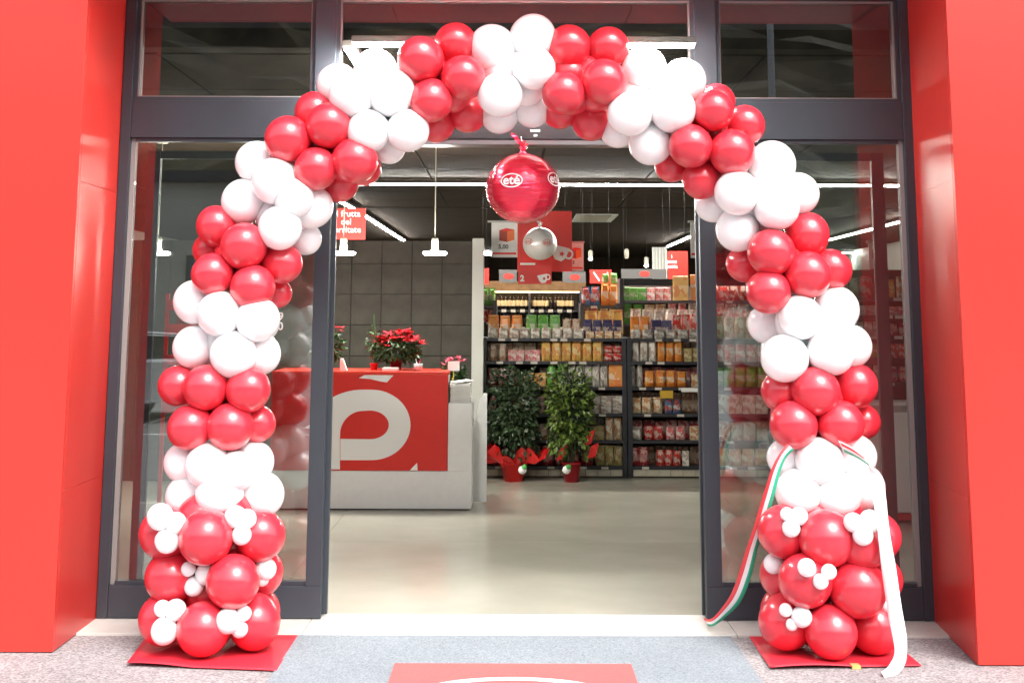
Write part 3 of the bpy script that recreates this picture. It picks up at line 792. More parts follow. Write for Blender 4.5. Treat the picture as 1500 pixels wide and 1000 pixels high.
obj_bm('string', tube_bm([(0, 0, top + rad * .15), (0, 0, CEIL - c.z)], .0015, 6), M_white, e, c)

# ================================================================== HANGING SIGNS
def hang_sign(name, x0, x1, y0, y1, Y, m, label, cat='hanging sign', group=None, th=.008, cords=True):
    a = P(x0, y0, Y); b = P(x1, y1, Y)
    e = empty(name, ((a.x + b.x) / 2, Y, b.z), label, cat, group)
    box('sign_board', (a.x, b.x), (Y, Y + th), (b.z, a.z), m, e, .001)
    if cords:
        for xx in (a.x + .03, b.x - .03):
            obj_bm('cord', tube_bm([(xx, Y + th / 2, a.z), (xx, Y + th / 2, CEIL)], .002, 5), M_dark, e, (0, 0, 0)) if False else \
            obj_bm('cord', tube_bm([(0, 0, 0), (0, 0, CEIL - a.z)], .001, 4), M_black, e, (xx, Y + th / 2, a.z))
    return e, a, b
def sz(px, Y): return P(750 + px, 400, Y).x - P(750, 400, Y).x
Y1 = 5.0
e, a, b = hang_sign('hanging_sign', 470, 535, 305, 351, Y1, M_sign_red, 'red hanging sign with three lines of white text at the left of the doorway')
text_obj('sign_text', 'di frutta\ndel\nserritate', sz(13, Y1), M_print, e, (P(507, 326, Y1).x, Y1 - .002, P(507, 325, Y1).z), bold=.0004)
# poster with orange box
def poster(x0, x1, y0, y1, Y, label, price):
    e, a, b = hang_sign('hanging_poster', x0, x1, y0, y1, Y, M_paper, label, 'poster')
    w = b.x - a.x; h = a.z - b.z
    cx, cz = (a.x + b.x) / 2 + w * .08, b.z + h * .64
    bm = prism_bm([(-w * .28, -h * .16), (w * .02, -h * .2), (w * .02, h * .1), (-w * .28, h * .14)], .002)
    obj_bm('print_box', bm, mat('print_darkred', (.32, .03, .01), .5), e, (cx, Y - .003, cz))
    bm = prism_bm([(w * .02, -h * .2), (w * .3, -h * .14), (w * .3, h * .16), (w * .02, h * .1)], .002); obj_bm('print_box', bm, M_orange, e, (cx, Y - .003, cz))
    bm = prism_bm([(-w * .28, h * .14), (w * .02, h * .1), (w * .3, h * .16), (-w * .02, h * .2)], .002); obj_bm('print_box', bm, M_sign_red, e, (cx, Y - .003, cz))
    text_obj('price_print', price, h * .17, M_grey, e, (cx - w * .12, Y - .002, b.z + h * .3), bold=.002)
    box('print_band', (a.x + w * .05, b.x - w * .05), (Y - .002, Y - .0005), (b.z + h * .08, b.z + h * .14), M_sign_red, e)
    box('hanging_rail', (a.x - w * .15, b.x + w * .05), (Y - .004, Y + .012), (a.z + .001, a.z + .02), M_lightgrey, e)
    return e
poster(720, 758, 326, 377, 6.2, 'white hanging poster with an orange box and price beside the foil balloon', '5,00')
poster(827, 855, 356, 397, 7.2, 'white hanging poster with a red package partly behind the mug sign', '3')
poster(1011, 1032, 326, 378, 6.0, 'narrow white hanging poster at the right edge of the doorway', '2')
poster(1272, 1290, 356, 400, 4.5, 'small white hanging poster seen through the right side pane', '4')
Y2 = 6.6
e, a, b = hang_sign('hanging_sign', 758, 838, 309, 398, Y2, M_sign_red, 'large red hanging sign with a white mug behind the silver foil balloon')
def mug(px, py, w, Y, parent, tilt=0):
    s = sz(w, Y); c = P(px, py, Y)
    body = [(-.42, .28), (-.34, -.1), (-.22, -.26), (.05, -.28), (.18, -.12), (.25, .28)]
    o = obj_bm('mug_print', prism_bm([(a_ * s, b_ * s) for a_, b_ in body], .002), M_print, parent, (c.x, Y - .003, c.z)); o.rotation_euler.y = tilt
    bm = bmesh.new(); n = 18
    A = [bm.verts.new(((.27 + .17 * math.cos(t * 2 * math.pi / n)) * s, 0, (.05 + .2 * math.sin(t * 2 * math.pi / n)) * s)) for t in range(n)]
    B = [bm.verts.new(((.27 + .1 * math.cos(t * 2 * math.pi / n)) * s, 0, (.05 + .12 * math.sin(t * 2 * math.pi / n)) * s)) for t in range(n)]
    for i in range(n): bm.faces.new((A[i], A[(i + 1) % n], B[(i + 1) % n], B[i]))
    o = obj_bm('mug_handle', bm, M_print, parent, (c.x, Y - .0035, c.z)); o.rotation_euler.y = tilt
    st = []
    for i in range(10):
        rr = (.12 if i % 2 == 0 else .06) * s; st.append((rr * math.cos(i * math.pi / 5), rr * math.sin(i * math.pi / 5)))
    o = obj_bm('star_print', prism_bm(st, .001), M_sign_red, parent, (c.x, Y - .005, c.z))
mug(823, 372, 38, Y2, e, .25)
Y3 = 6.3
e, a, b = hang_sign('hanging_sign', 759, 808, 383, 416, Y3, M_sign_red, 'red hanging sign with the number 2 and a white cup', cords=True)
text_obj('sign_number', '2', sz(12, Y3), M_print, e, (P(765, 408, Y3).x, Y3 - .002, P(765, 408, Y3).z), bold=.004)
mug(797, 408, 22, Y3, e, -.2)
box('print_band', (P(762, 386, Y3).x, P(784, 386, Y3).x), (Y3 - .003, Y3 - .0005), (P(762, 388, Y3).z, P(762, 385, Y3).z), M_print, e)
Y4 = 7.6
e, a, b = hang_sign('hanging_sign', 978, 1008, 368, 409, Y4, M_sign_red, 'red hanging sign with white text lines at the right of the doorway')
text_obj('sign_text', 'i\npane\npasta', sz(8, Y4), M_print, e, (P(984, 384, Y4).x, Y4 - .002, P(985, 383, Y4).z), bold=.0008)
for (x0, x1, y0, y1, lab) in ((731, 757, 395, 414, 'grey header board with a red oval logo above the left end of the wine shelf'), (824, 858, 398, 414, 'grey header board with a red oval logo above the right end of the wine shelf'),
                              (910, 976, 394, 408, 'grey header board with a red oval logo above the black shelf top')):
    YY = 8.2
    e, a, b = hang_sign('header_board', x0, x1, y0, y1, YY, M_grey, lab, 'header board', cords=True)
    o = obj_bm('logo_oval', lathe_bm([(0, 0), (.06, 0), (.06, .004), (0, .004)], 24), M_sign_red, e, ((a.x + b.x) / 2 + .01, YY - .001, (a.z + b.z) / 2)); o.rotation_euler.x = R(90); o.scale = (1, .55, 1)
for (x0, x1, y0, y1, lab) in ((864, 896, 395, 415, 'red header board with crossed white tools beside the snack display'), (703, 716, 393, 416, 'small red header board next to the grey post')):
    e, a, b = hang_sign('header_board', x0, x1, y0, y1, 8.0, M_sign_red, lab, 'header board')
    if x0 > 800:
        for s in (-1, 1):
            o = box('tool_print', (-.008, .008), (-.001, .001), (-.06, .06), M_print, e); put(o, e, ((a.x + b.x) / 2 + s * .05, 7.997, (a.z + b.z) / 2)); o.rotation_euler.y = s * .6
# air vent in the ceiling
a, b = G(838, 323, CEIL), G(905, 314, CEIL)
e = empty('ceiling_vent', ((a.x + b.x) / 2, (a.y + b.y) / 2, CEIL - .03), 'beige square air vent set in the dark ceiling behind the foil balloon', 'ceiling vent')
for (x0, x1, y0, y1) in ((a.x, b.x, a.y, a.y + .1), (a.x, b.x, b.y - .1, b.y), (a.x, a.x + .08, a.y + .1, b.y - .1), (b.x - .08, b.x, a.y + .1, b.y - .1)):
    box('vent_frame', (x0, x1), (y0, y1), (CEIL - .02, CEIL - .001), M_lightgrey, e)
for i in range(4):
    yy = a.y + (b.y - a.y) * (i + 1) / 5; box('vent_slat', (a.x + .08, b.x - .08), (yy, yy + .12), (CEIL - .016, CEIL - .004), M_stem, e)
# small spot lamps
for (x_, y_, lab) in ((865, 381, 'bright small spot lamp right of the hanging mug poster'), (947, 391, 'small glowing spot lamp above the black shelf'), (918, 379, 'unlit small grey spot lamp between the two lit ones')):
    YY = 9.0; c = P(x_, y_, YY)
    e = empty('spot_lamp', c, lab, 'spot lamp')
    lathe_obj('lamp_body', [(0, .02), (.024, .02), (.028, .04), (.028, .11), (.012, .125), (0, .125)], M_stem, e, c, 16)
    lathe_obj('lamp_bulb', [(0, 0), (.02, .004), (.026, .019), (0, .019)], M_lamp if 'unlit' not in lab else M_stem, e, c, 16)
    obj_bm('cable', tube_bm([(0, 0, .12), (0, 0, CEIL - c.z)], .001, 5), M_black, e, c)
# grey corrugated duct panel
a, b = P(955, 362, 9.4), P(978, 408, 9.4)
e = empty('duct_panel', (a.x, 9.4, b.z), 'grey ribbed panel standing beside the red text sign above the shelf', 'panel')
n = 5
for i in range(n):
    w = (b.x - a.x) / n; box('rib', (a.x + i * w + .003, a.x + (i + 1) * w - .003), (9.4, 9.43), (b.z - .2, a.z), M_lightgrey, e, .003)

# ================================================================== SHELVES AND GOODS
COLS = {
 'white': ((.70, .66, .58), (.74, .71, .65), (.45, .36, .30)), 'cream': ((.68, .56, .38), (.72, .62, .46), (.50, .26, .12)),
 'yellow': ((.70, .44, .12), (.74, .58, .28), (.65, .28, .08)), 'orange': ((.70, .20, .03), (.68, .50, .35), (.70, .28, .05)),
 'red': ((.55, .03, .02), (.50, .06, .04), (.60, .40, .35)), 'brown': ((.34, .17, .10), (.48, .33, .23), (.52, .42, .32)),
 'green': ((.10, .30, .05), (.40, .46, .30), (.14, .38, .06)), 'navy': ((.035, .03, .09), (.40, .33, .28), (.05, .04, .12)),
 'pink': ((.68, .42, .38), (.74, .62, .56), (.65, .16, .16)), 'darkred': ((.36, .03, .04), (.45, .20, .18), (.55, .30, .26)),
 'grey': ((.52, .49, .43), (.62, .58, .52), (.30, .26, .23)), 'blue': ((.06, .17, .32), (.45, .48, .5), (.5, .1, .08)),
 'black': ((.02, .016, .018), (.03, .02, .02), (.05, .03, .02)), 'olive': ((.42, .37, .16), (.55, .48, .27), (.34, .22, .08))}
def pm(c): return pack_mat('pack_' + c, *COLS[c])
def pack_mesh(kind, w, h, d, c):
    key = (kind, round(w, 3), round(h, 3), round(d, 3), c)
    if key in CACHE: return CACHE[key]
    bm = bmesh.new()
    if kind == 'packet':         # pillow bag with crimped ends
        prof = [(0, .94, .10), (.06, .97, .45), (.25, 1, .95), (.6, 1, 1), (.86, .93, .6), (.93, .9, .12), (1, .95, .06)]
        rings = []
        for t, sx, sy in prof:
            rings.append([bm.verts.new((w / 2 * sx * a, d / 2 * sy * b, h * t)) for a, b in ((-1, 0), (-.6, -1), (.6, -1), (1, 0), (.6, 1), (-.6, 1))])
        for u, v in zip(rings, rings[1:]):
            for i in range(6): bm.faces.new((u[i], u[(i + 1) % 6], v[(i + 1) % 6], v[i]))
        bm.faces.new(list(reversed(rings[0]))); bm.faces.new(rings[-1])
    elif kind == 'carton':
        bmesh.ops.create_cube(bm, size=1); bmesh.ops.scale(bm, vec=(w, d, h), verts=bm.verts); bmesh.ops.translate(bm, vec=(0, 0, h / 2), verts=bm.verts)
        bmesh.ops.bevel(bm, geom=bm.edges[:], offset=.004, segments=1, affect='EDGES')
    elif kind == 'jar':
        bm.free(); r = w / 2; bm = lathe_bm([(0, 0), (r * .92, 0), (r, h * .06), (r, h * .72), (r * .8, h * .82), (r * .82, h * .84), (r * .82, h), (0, h)], 10)
    elif kind == 'bottle':
        bm.free(); r = w / 2; bm = lathe_bm([(0, 0), (r, 0), (r, h * .58), (r * .8, h * .68), (r * .36, h * .76), (r * .36, h * .97), (r * .42, h), (0, h)], 10)
    elif kind == 'bowl':       # packed tray with heaped goods
        bm.free(); r = w / 2; bm = lathe_bm([(0, 0), (r * .8, 0), (r, h * .35), (r * .95, h * .5), (r * .7, h * .85), (r * .3, h), (0, h * .96)], 10)
    me = bpy.data.meshes.new(kind); bm.to_mesh(me); bm.free()
    if kind in ('jar', 'bottle', 'bowl', 'packet'):
        for p_ in me.polygons: p_.use_smooth = kind != 'packet'
    me.materials.append(pm(c) if kind != 'bottle' else (M_bottle if c == 'black' else pm(c)))
    CACHE[key] = me; return me
M_bottle = mat('wine_glass', (.02, .014, .012), .12)
NAMES = {'packet': 'packet', 'carton': 'carton', 'jar': 'jar', 'bottle': 'bottle', 'bowl': 'food_tray'}
def run(kind, x0, x1, ytop, ybase, n, c, where, Y, zfix=None, stack=1, fill=.94, jit=.012, tiltmax=.05):
    """a row of alike goods facing the entrance"""
    a = P(x0, ybase, Y); b = P(x1, ybase, Y); t = P(x0, ytop, Y)
    w = (b.x - a.x) / n; h = (t.z - a.z); z0 = a.z if zfix is None else zfix
    h = max(.03, (t.z - z0)) / stack
    h = round(h, 2) - .003; hq = h
    d = min(.14, max(.05, w * .6))
    cname = {'navy': 'navy blue', 'darkred': 'dark red', 'black': 'dark'}.get(c, c)
    nice = {'packet': 'packet', 'carton': 'carton', 'jar': 'jar', 'bottle': 'bottle', 'bowl': 'food tray'}[kind]
    label = f'{cname} {nice} {where}'
    for s in range(stack):
        for i in range(n):
            me = pack_mesh(kind, round(w * fill, 2), hq, round(d, 2), c)
            o = bpy.data.objects.new(NAMES[kind], me); COL.objects.link(o)
            sc_ = random.uniform(.93, 1.0)
            o.scale = (1, 1, sc_ if stack == 1 else 1)
            o.rotation_euler = (random.uniform(-.03, .05), 0, random.uniform(-.2, .2)); o.scale.y = random.uniform(.85, 1.1)
            put(o, None, (a.x + w * (i + .5), Y + .085 + random.uniform(-jit, jit), z0 + .001 + s * (h + .001)))
            tag(o, label, nice, label)
M_rail = mat('price_rail', (.10, .105, .12), .4); M_tagm = mat('price_tag', (.62, .57, .5), .5); M_beige = mat('base_rail', (.50, .46, .36), .5, noise_amt=.15, noise_scale=12)
def shelf_unit(label, X0, X1, Y, depth, zs_, top, tags=7, mat_s=M_dark, plinth=None, group=None, kickz=.1):
    e = empty('shelf_unit', ((X0 + X1) / 2, Y + depth / 2, 0), label, 'shelf unit', group)
    for xx in (X0, X1 - .045): box('upright', (xx, xx + .045), (Y - .0, Y + depth), (.0, top), M_dark, e, .003)
    box('back_panel', (X0 + .046, X1 - .046), (Y + depth - .02, Y + depth), (.002, top - .002), mat('shelf_back', (.10, .075, .06), .6), e)
    for z in zs_:
        box('shelf', (X0 + .046, X1 - .046), (Y + .012, Y + depth - .021), (z - .025, z), M_dark, e)
        box('price_rail', (X0 + .046, X1 - .046), (Y, Y + .011), (z - .026, z + .002), mat_s, e)
        for i in range(tags):
            if random.random() < .55:
                xx = X0 + .1 + (X1 - X0 - .25) * (i + random.random() * .5) / tags
                box('price_tag', (xx, xx + .07), (Y - .003, Y - .0005), (z - .025, z), M_tagm, e)
    if plinth:
        n = int((X1 - X0 - .1) / .12)
        for i in range(n):
            w = (X1 - X0 - .1) / n
            box('base_panel', (X0 + .05 + i * w + .002, X0 + .05 + (i + 1) * w - .002), (Y + .0, Y + .03), (kickz - .062, kickz - .002), M_beige, e)
        box('kick_plate', (X0 + .05, X1 - .05), (Y + .04, Y + .06), (.001, kickz - .07), mat('kick', (.16, .11, .07), .6), e)
    return e
GY = G(800, 699, 0).y        # face of the main shelving
zz = lambda py: P(850, py, GY).z
Z6 = [zz(v) for v in (496, 529.5, 567, 606, 645, 683)]
bx = [P(v, 600, GY).x for v in (706, 919, 1132)]
shelf_unit('dark shelf unit directly behind the two potted plants', bx[0], bx[1] - .004, GY, .5, Z6, Z6[0] + .01, plinth=True, kickz=Z6[-1] - .03)
shelf_unit('dark shelf unit of groceries behind the right edge of the doorway', bx[1] + .004, bx[2], GY, .5, Z6, Z6[0] + .01, plinth=True, kickz=Z6[-1] - .03)
def zr(i): return Z6[i] + .001
LB, RBY = 'on the left shelf unit', 'on the right shelf unit'
row = ['on top of', 'on the second shelf of', 'on the third shelf of', 'on the fourth shelf of', 'on the fifth shelf of', 'on the bottom shelf of']
def Rn(i, side): return f'{row[i]} the {"plant-side" if side == "L" else "right-hand"} shelf unit'
rows = [
 # i, side, kind, x0, x1, ytop, n, colour, stack
 (0,'L','packet',714,766,464,3,'orange',1),(0,'L','packet',770,822,463,3,'green',1),(0,'L','packet',824,852,468,2,'brown',1),(0,'L','packet',854,913,470,4,'navy',1),
 (1,'L','packet',716,742,505,2,'brown',1),(1,'L','carton',744,792,514,4,'pink',1),(1,'L','packet',793,884,497,6,'yellow',1),(1,'L','packet',886,913,508,2,'red',2),
 (2,'L','packet',714,758,541,3,'darkred',1),(2,'L','carton',760,800,548,3,'yellow',2),(2,'L','jar',801,832,532,2,'green',1),(2,'L','packet',833,892,531,5,'grey',1),(2,'L','carton',893,914,534,1,'orange',1),
 (3,'L','jar',716,800,582,6,'pink',1),(3,'L','carton',802,860,586,4,'green',1),(3,'L','carton',862,914,583,3,'white',2),
 (4,'L','packet',716,858,622,8,'brown',1),(4,'L','carton',862,886,625,1,'olive',1),(4,'L','packet',888,912,614,2,'cream',1),
 (5,'L','packet',716,870,656,8,'darkred',1),(5,'L','packet',874,914,655,3,'olive',1),
 (0,'R','packet',924,954,466,2,'orange',1),(0,'R','carton',955,986,470,2,'navy',1),(0,'R','packet',987,1028,462,3,'red',1),(0,'R','packet',1030,1128,464,6,'cream',1),
 (1,'R','packet',926,963,498,3,'white',1),(1,'R','packet',964,1002,498,3,'orange',1),(1,'R','carton',1003,1028,512,2,'olive',1),(1,'R','packet',1030,1128,506,6,'pink',1),
 (2,'R','jar',921,944,533,2,'grey',1),(2,'R','packet',945,1008,545,4,'orange',1),(2,'R','carton',1014,1028,550,1,'cream',1),(2,'R','packet',1030,1128,540,6,'green',1),
 (3,'R','packet',926,972,584,3,'cream',1),(3,'R','packet',975,1000,588,2,'blue',1),(3,'R','carton',1030,1128,580,5,'white',1),
 (4,'R','packet',922,942,627,1,'white',1),(4,'R','packet',946,973,627,2,'red',1),(4,'R','packet',977,1006,627,2,'pink',1),(4,'R','carton',1012,1030,628,1,'cream',1),(4,'R','carton',1034,1128,620,5,'brown',1),
 (5,'R','packet',922,952,657,2,'darkred',1),(5,'R','packet',963,1000,662,3,'red',1),(5,'R','carton',1001,1012,662,1,'white',1),(5,'R','packet',1030,1128,660,5,'yellow',1)]
for (i, sd, kd, x0, x1, yt, n, c, st) in rows:
    yb = (496, 529.5, 567, 606, 645, 683)[i]; yt = yt - 3
    run(kd, x0, x1, yt, yb, n, c, Rn(i, sd), GY, zfix=Z6[i], stack=st)
# extra piles on the top shelf
zt = Z6[0]
for (x0, x1, yt, yb, n, c, wh) in ((714, 856, 480, 494, 9, 'white', 'lying in the front row on top of the plant-side shelf unit'),
                              (858, 914, 484, 494, 4, 'cream', 'lying in the front row on top of the plant-side shelf unit'),
                              (924, 1028, 482, 494, 6, 'grey', 'lying in the front row on top of the right-hand shelf unit')):
    a, b, t = P(x0, yb, GY - .1), P(x1, yb, GY - .1), P(x0, yt, GY - .1)
    run('packet', x0, x1, yt, yb, n, c, wh, GY - .06, zfix=zt)
for (x0, x1, yt, n, c, sd) in ((857, 914, 452, 3, 'yellow', 'L'), (924, 1028, 450, 6, 'white', 'R'), (1030, 1128, 452, 5, 'red', 'R')):
    run('packet', x0, x1, yt, 496, n, c, f'in the back row on top of the {"plant-side" if sd == "L" else "right-hand"} shelf unit', GY + .22, zfix=zt)
for (i, x0, x1, yt, n, c, sd) in ((1, 714, 914, 500, 11, 'cream', 'L'), (2, 790, 914, 537, 8, 'brown', 'L'), (3, 860, 914, 574, 4, 'pink', 'L'), (4, 860, 914, 611, 4, 'grey', 'L'), (5, 872, 914, 650, 3, 'brown', 'L'),
                                  (1, 926, 1028, 500, 7, 'cream', 'R'), (2, 926, 1028, 536, 7, 'pink', 'R'), (3, 926, 1028, 574, 7, 'brown', 'R'), (4, 926, 1028, 614, 6, 'darkred', 'R'), (5, 926, 1028, 652, 6, 'brown', 'R')):
    run('carton', x0, x1, yt, (496, 529.5, 567, 606, 645, 683)[i], n, c, f'at the back of the {["", "second", "third", "fourth", "fifth", "bottom"][i]} shelf of the {"plant-side" if sd == "L" else "right-hand"} shelf unit', GY + .2, zfix=Z6[i], jit=.03)
# white promo sign plate and yellow plate
for (x0, x1, y0, y1, m_, lab) in ((998, 1030, 568, 574, M_print, 'small white price plate on the third rail by the doorway edge'), (967, 986, 572, 583, mat('plate_yellow', (.6, .38, .03), .5), 'small yellow price plate under the third shelf of the right-hand unit')):
    a, b = P(x0, y0, GY - .02), P(x1, y1, GY - .02)
    tag(box('price_plate', (a.x, b.x), (GY - .022, GY - .005), (b.z, a.z), m_), lab, 'price plate')
# second, taller unit behind the right bay
Y5 = GY + 1.1
xa, xb = P(908, 450, Y5).x, P(1110, 450, Y5).x
Zb = [P(900, v, Y5).z for v in (440, 474)]
e = shelf_unit('tall black topped shelf unit of snacks and cereal behind the low right unit', xa, xb, Y5, .5, Zb, P(900, 408, Y5).z, mat_s=M_rail, tags=4)
box('header_panel', (xa + .046, xb - .046), (Y5 - .006, Y5 + .02), (P(900, 418.5, Y5).z, P(900, 408, Y5).z), M_black, e, .003)
for (kd, x0, x1, yt, n, c, st) in (('carton', 912, 948, 420, 3, 'green', 1), ('carton', 949, 984, 420, 3, 'pink', 1), ('carton', 987, 1011, 401, 1, 'yellow', 1), ('carton', 1013, 1038, 401, 1, 'orange', 1), ('packet', 1040, 1100, 415, 4, 'red', 1)):
    run(kd, x0, x1, yt, 440, n, c, 'on the upper shelf of the tall black topped unit', Y5 - (.12 if yt == 401 else 0), zfix=Zb[0])
for (kd, x0, x1, yt, n, c) in (('packet', 912, 944, 443, 2, 'green'), ('packet', 945, 978, 444, 2, 'cream'), ('packet', 979, 1008, 443, 2, 'pink'), ('packet', 1009, 1100, 444, 5, 'white')):
    run(kd, x0, x1, yt, 474, n, c, 'on the lower shelf of the tall black topped unit', Y5, zfix=Zb[1])
# snack display between
Y6 = GY + .75
xa, xb = P(850, 450, Y6).x, P(908, 450, Y6).x
Zc = [P(880, v, Y6).z for v in (448, 472)]
shelf_unit('narrow snack display filled with colourful bags beside the wine shelf', xa, xb, Y6, .35, Zc, P(880, 444, Y6).z, tags=2)
for (x0, x1, yt, n, c, k_) in ((852, 880, 418, 2, 'blue', 0), (881, 906, 412, 2, 'orange', 0), (852, 878, 450, 2, 'pink', 1), (879, 906, 450, 2, 'cream', 1)):
    run('packet', x0, x1, yt, (448, 472)[k_], n, c, 'on the narrow snack display', Y6, zfix=Zc[k_])
run('packet', 882, 906, 398, 414, 2, 'green', 'standing at the top of the narrow snack display', Y6 + .12, zfix=P(880, 418, Y6).z)
# display of bags at the left, by the post
xa, xb = P(700, 450, Y6).x, P(728, 450, Y6).x
shelf_unit('narrow display of colourful bags squeezed beside the grey post', xa, xb, Y6, .35, Zc, P(880, 440, Y6).z, tags=1)
run('packet', 704, 726, 420, 448, 2, 'green', 'on the display squeezed beside the grey post', Y6, zfix=Zc[0]); run('packet', 704, 726, 452, 472, 2, 'red', 'on the display squeezed beside the grey post', Y6, zfix=Zc[1])
# wine shelf further back with wooden fascia
Y7 = 12.0
X0, X1 = P(715, 430, Y7).x, P(853, 430, Y7).x
Zw = [P(780, v, Y7).z for v in (454, 480, 512, 545)]
e = empty('wine_shelf', ((X0 + X1) / 2, Y7, 0), 'dark wine shelf with a lit wooden fascia at the back of the store', 'wine shelf')
for xx in (X0, (X0 + X1) / 2 - .1, X1 - .04): box('upright', (xx, xx + .03), (Y7, Y7 + .4), (0, P(780, 428, Y7).z), M_dark, e)
box('back_panel', (X0, X1), (Y7 + .401, Y7 + .42), (0, P(780, 428, Y7).z), M_black, e)
box('fascia', (X0 - .05, X1 + .05), (Y7 - .08, Y7 + .42), (P(780, 427, Y7).z, P(780, 412, Y7).z), M_wood, e, .004)
for z in Zw:
    box('shelf', (X0 + .03, X1 - .04), (Y7 + .02, Y7 + .4), (z - .025, z), M_dark, e)
    for i in range(9):
        xx = X0 + .06 + i * (X1 - X0 - .15) / 9; box('price_tag', (xx, xx + .07), (Y7 + .01, Y7 + .018), (z - .035, z + .01), M_tagm, e)
M_lab = mat('wine_label', (.55, .45, .28), .6)
bh = P(780, 431, Y7).z - Zw[0]
for k, z in enumerate(Zw[:3]):
    nb = 20
    for i in range(nb):
        xx = X0 + .08 + (X1 - X0 - .18) * i / nb + random.uniform(-.006, .006)
        lab = f'dark wine bottle {"with a cream label on the upper" if k == 0 else "on the middle" if k == 1 else "on the lowest"} row of the back wine shelf'
        eb_ = empty('wine_bottle', (xx, Y7 + .1, z), lab, 'bottle', lab)
        me = pack_mesh('bottle', .07, round(bh * .95, 2), .07, 'black')
        link('bottle_body', me, None, eb_, (xx, Y7 + .1, z + .001))
        if k == 0 and i not in (9, 14, 15) or k == 1 and i % 3 == 0:
            hh = bh * .3
            o = CACHE.get('wl')
            if o is None:
                b_ = lathe_bm([(.0362, 0), (.0362, .08)], 10); o = bpy.data.meshes.new('wine_label'); b_.to_mesh(o); b_.free(); o.materials.append(M_lab); CACHE['wl'] = o
            link('bottle_label', o, None, eb_, (xx, Y7 + .1, z + .06))
# warm light under the fascia (lit strip in the wine shelf)
box('lit_strip', (X0 + .05, X1 - .05), (Y7 - .06, Y7 - .03), (P(780, 427, Y7).z - .012, P(780, 427, Y7).z - .002), mat('warm_strip', (1, .7, .35), .5, emit=9), e)

# shelving seen through the right pane
Y8 = 3.6
xa, xb = P(1228, 470, Y8).x, P(1372, 470, Y8).x
Z8 = [P(1280, v, Y8).z for v in (436, 462, 492, 524, 560)]
e = shelf_unit('dark shelf unit of groceries standing behind the right side pane', xa, xb, Y8, .45, Z8, P(1280, 392, Y8).z, tags=5)
for i, (spec) in enumerate((((1232, 1262, 405, 2, 'brown'), (1263, 1284, 402, 1, 'red'), (1285, 1316, 408, 2, 'yellow'), (1317, 1366, 404, 3, 'cream')),
                            ((1232, 1300, 446, 5, 'grey'), (1305, 1366, 448, 4, 'pink')), ((1232, 1296, 470, 5, 'white'), (1305, 1366, 472, 4, 'darkred')),
                            ((1232, 1296, 502, 4, 'green'), (1305, 1366, 503, 4, 'red')), ((1232, 1300, 535, 4, 'grey'), (1305, 1366, 537, 4, 'darkred')))):
    for (x0, x1, yt, n, c) in spec:
        run('carton' if i % 2 else 'packet', x0, x1, yt, (436, 462, 492, 524, 560)[i], n, c, f'on the {["top", "second", "third", "fourth", "lowest"][i]} shelf behind the right side pane', Y8, zfix=Z8[i])
# white cabinet under it
zt = P(1300, 588, Y8 - .25).z
e = empty('white_cabinet', ((xa + xb) / 2, Y8 - .1, 0), 'long white low cabinet standing behind the right side pane', 'cabinet')
for i in range(3):
    w = (xb - xa + .3) / 3; x0 = xa - .15 + i * w
    box('cabinet_door', (x0 + .004, x0 + w - .004), (Y8 - .30, Y8 - .281), (.08, zt - .08), M_white, e, .003)
box('cabinet_body', (xa - .15, xb + .15), (Y8 - .28, Y8 - .02), (.06, zt - .03), M_lightgrey, e)
box('cabinet_top', (xa - .17, xb + .17), (Y8 - .31, Y8 - .015), (zt - .028, zt), M_white, e, .003)
box('red_strip', (xa - .15, xb + .15), (Y8 - .297, Y8 - .281), (.02, .07), M_sign_red, e)

# red stand with tray behind the left pane
Y9 = 1.9
a, b = P(243, 430, Y9), P(276, 560, Y9)
e = empty('display_stand', ((a.x + b.x) / 2, Y9, 0), 'red metal display stand with trays seen through the left side pane', 'display stand')
for xx in (a.x, b.x + .25): 
    for yy in (Y9, Y9 + .35): box('stand_leg', (xx, xx + .025), (yy, yy + .025), (0, a.z), M_sign_red, e)
for py in (450, 485, 530, 600):
    z = P(250, py, Y9).z; box('tray', (a.x + .026, b.x + .249), (Y9, Y9 + .37), (z - .02, z), M_sign_red, e, .003); box('tray_lip', (a.x + .026, b.x + .249), (Y9 - .012, Y9 - .001), (z - .02, z + .05), M_sign_red, e)
text_obj('tray_print', 'eté', .06, M_print, e, (a.x + .12, Y9 - .014, P(250, 510, Y9).z), bold=.002)
# stickers on the left leaf glass
st = empty('window_sticker', (P(408, 470, .03).x, .035, P(408, 470, .03).z), 'white opening hours numerals stuck on the left side pane', 'sticker')
text_obj('sticker_print', '9\n0', .06, M_print, st, (P(411, 471, .036).x, .0385, P(411, 471, .036).z), th=.0005, bold=.001)

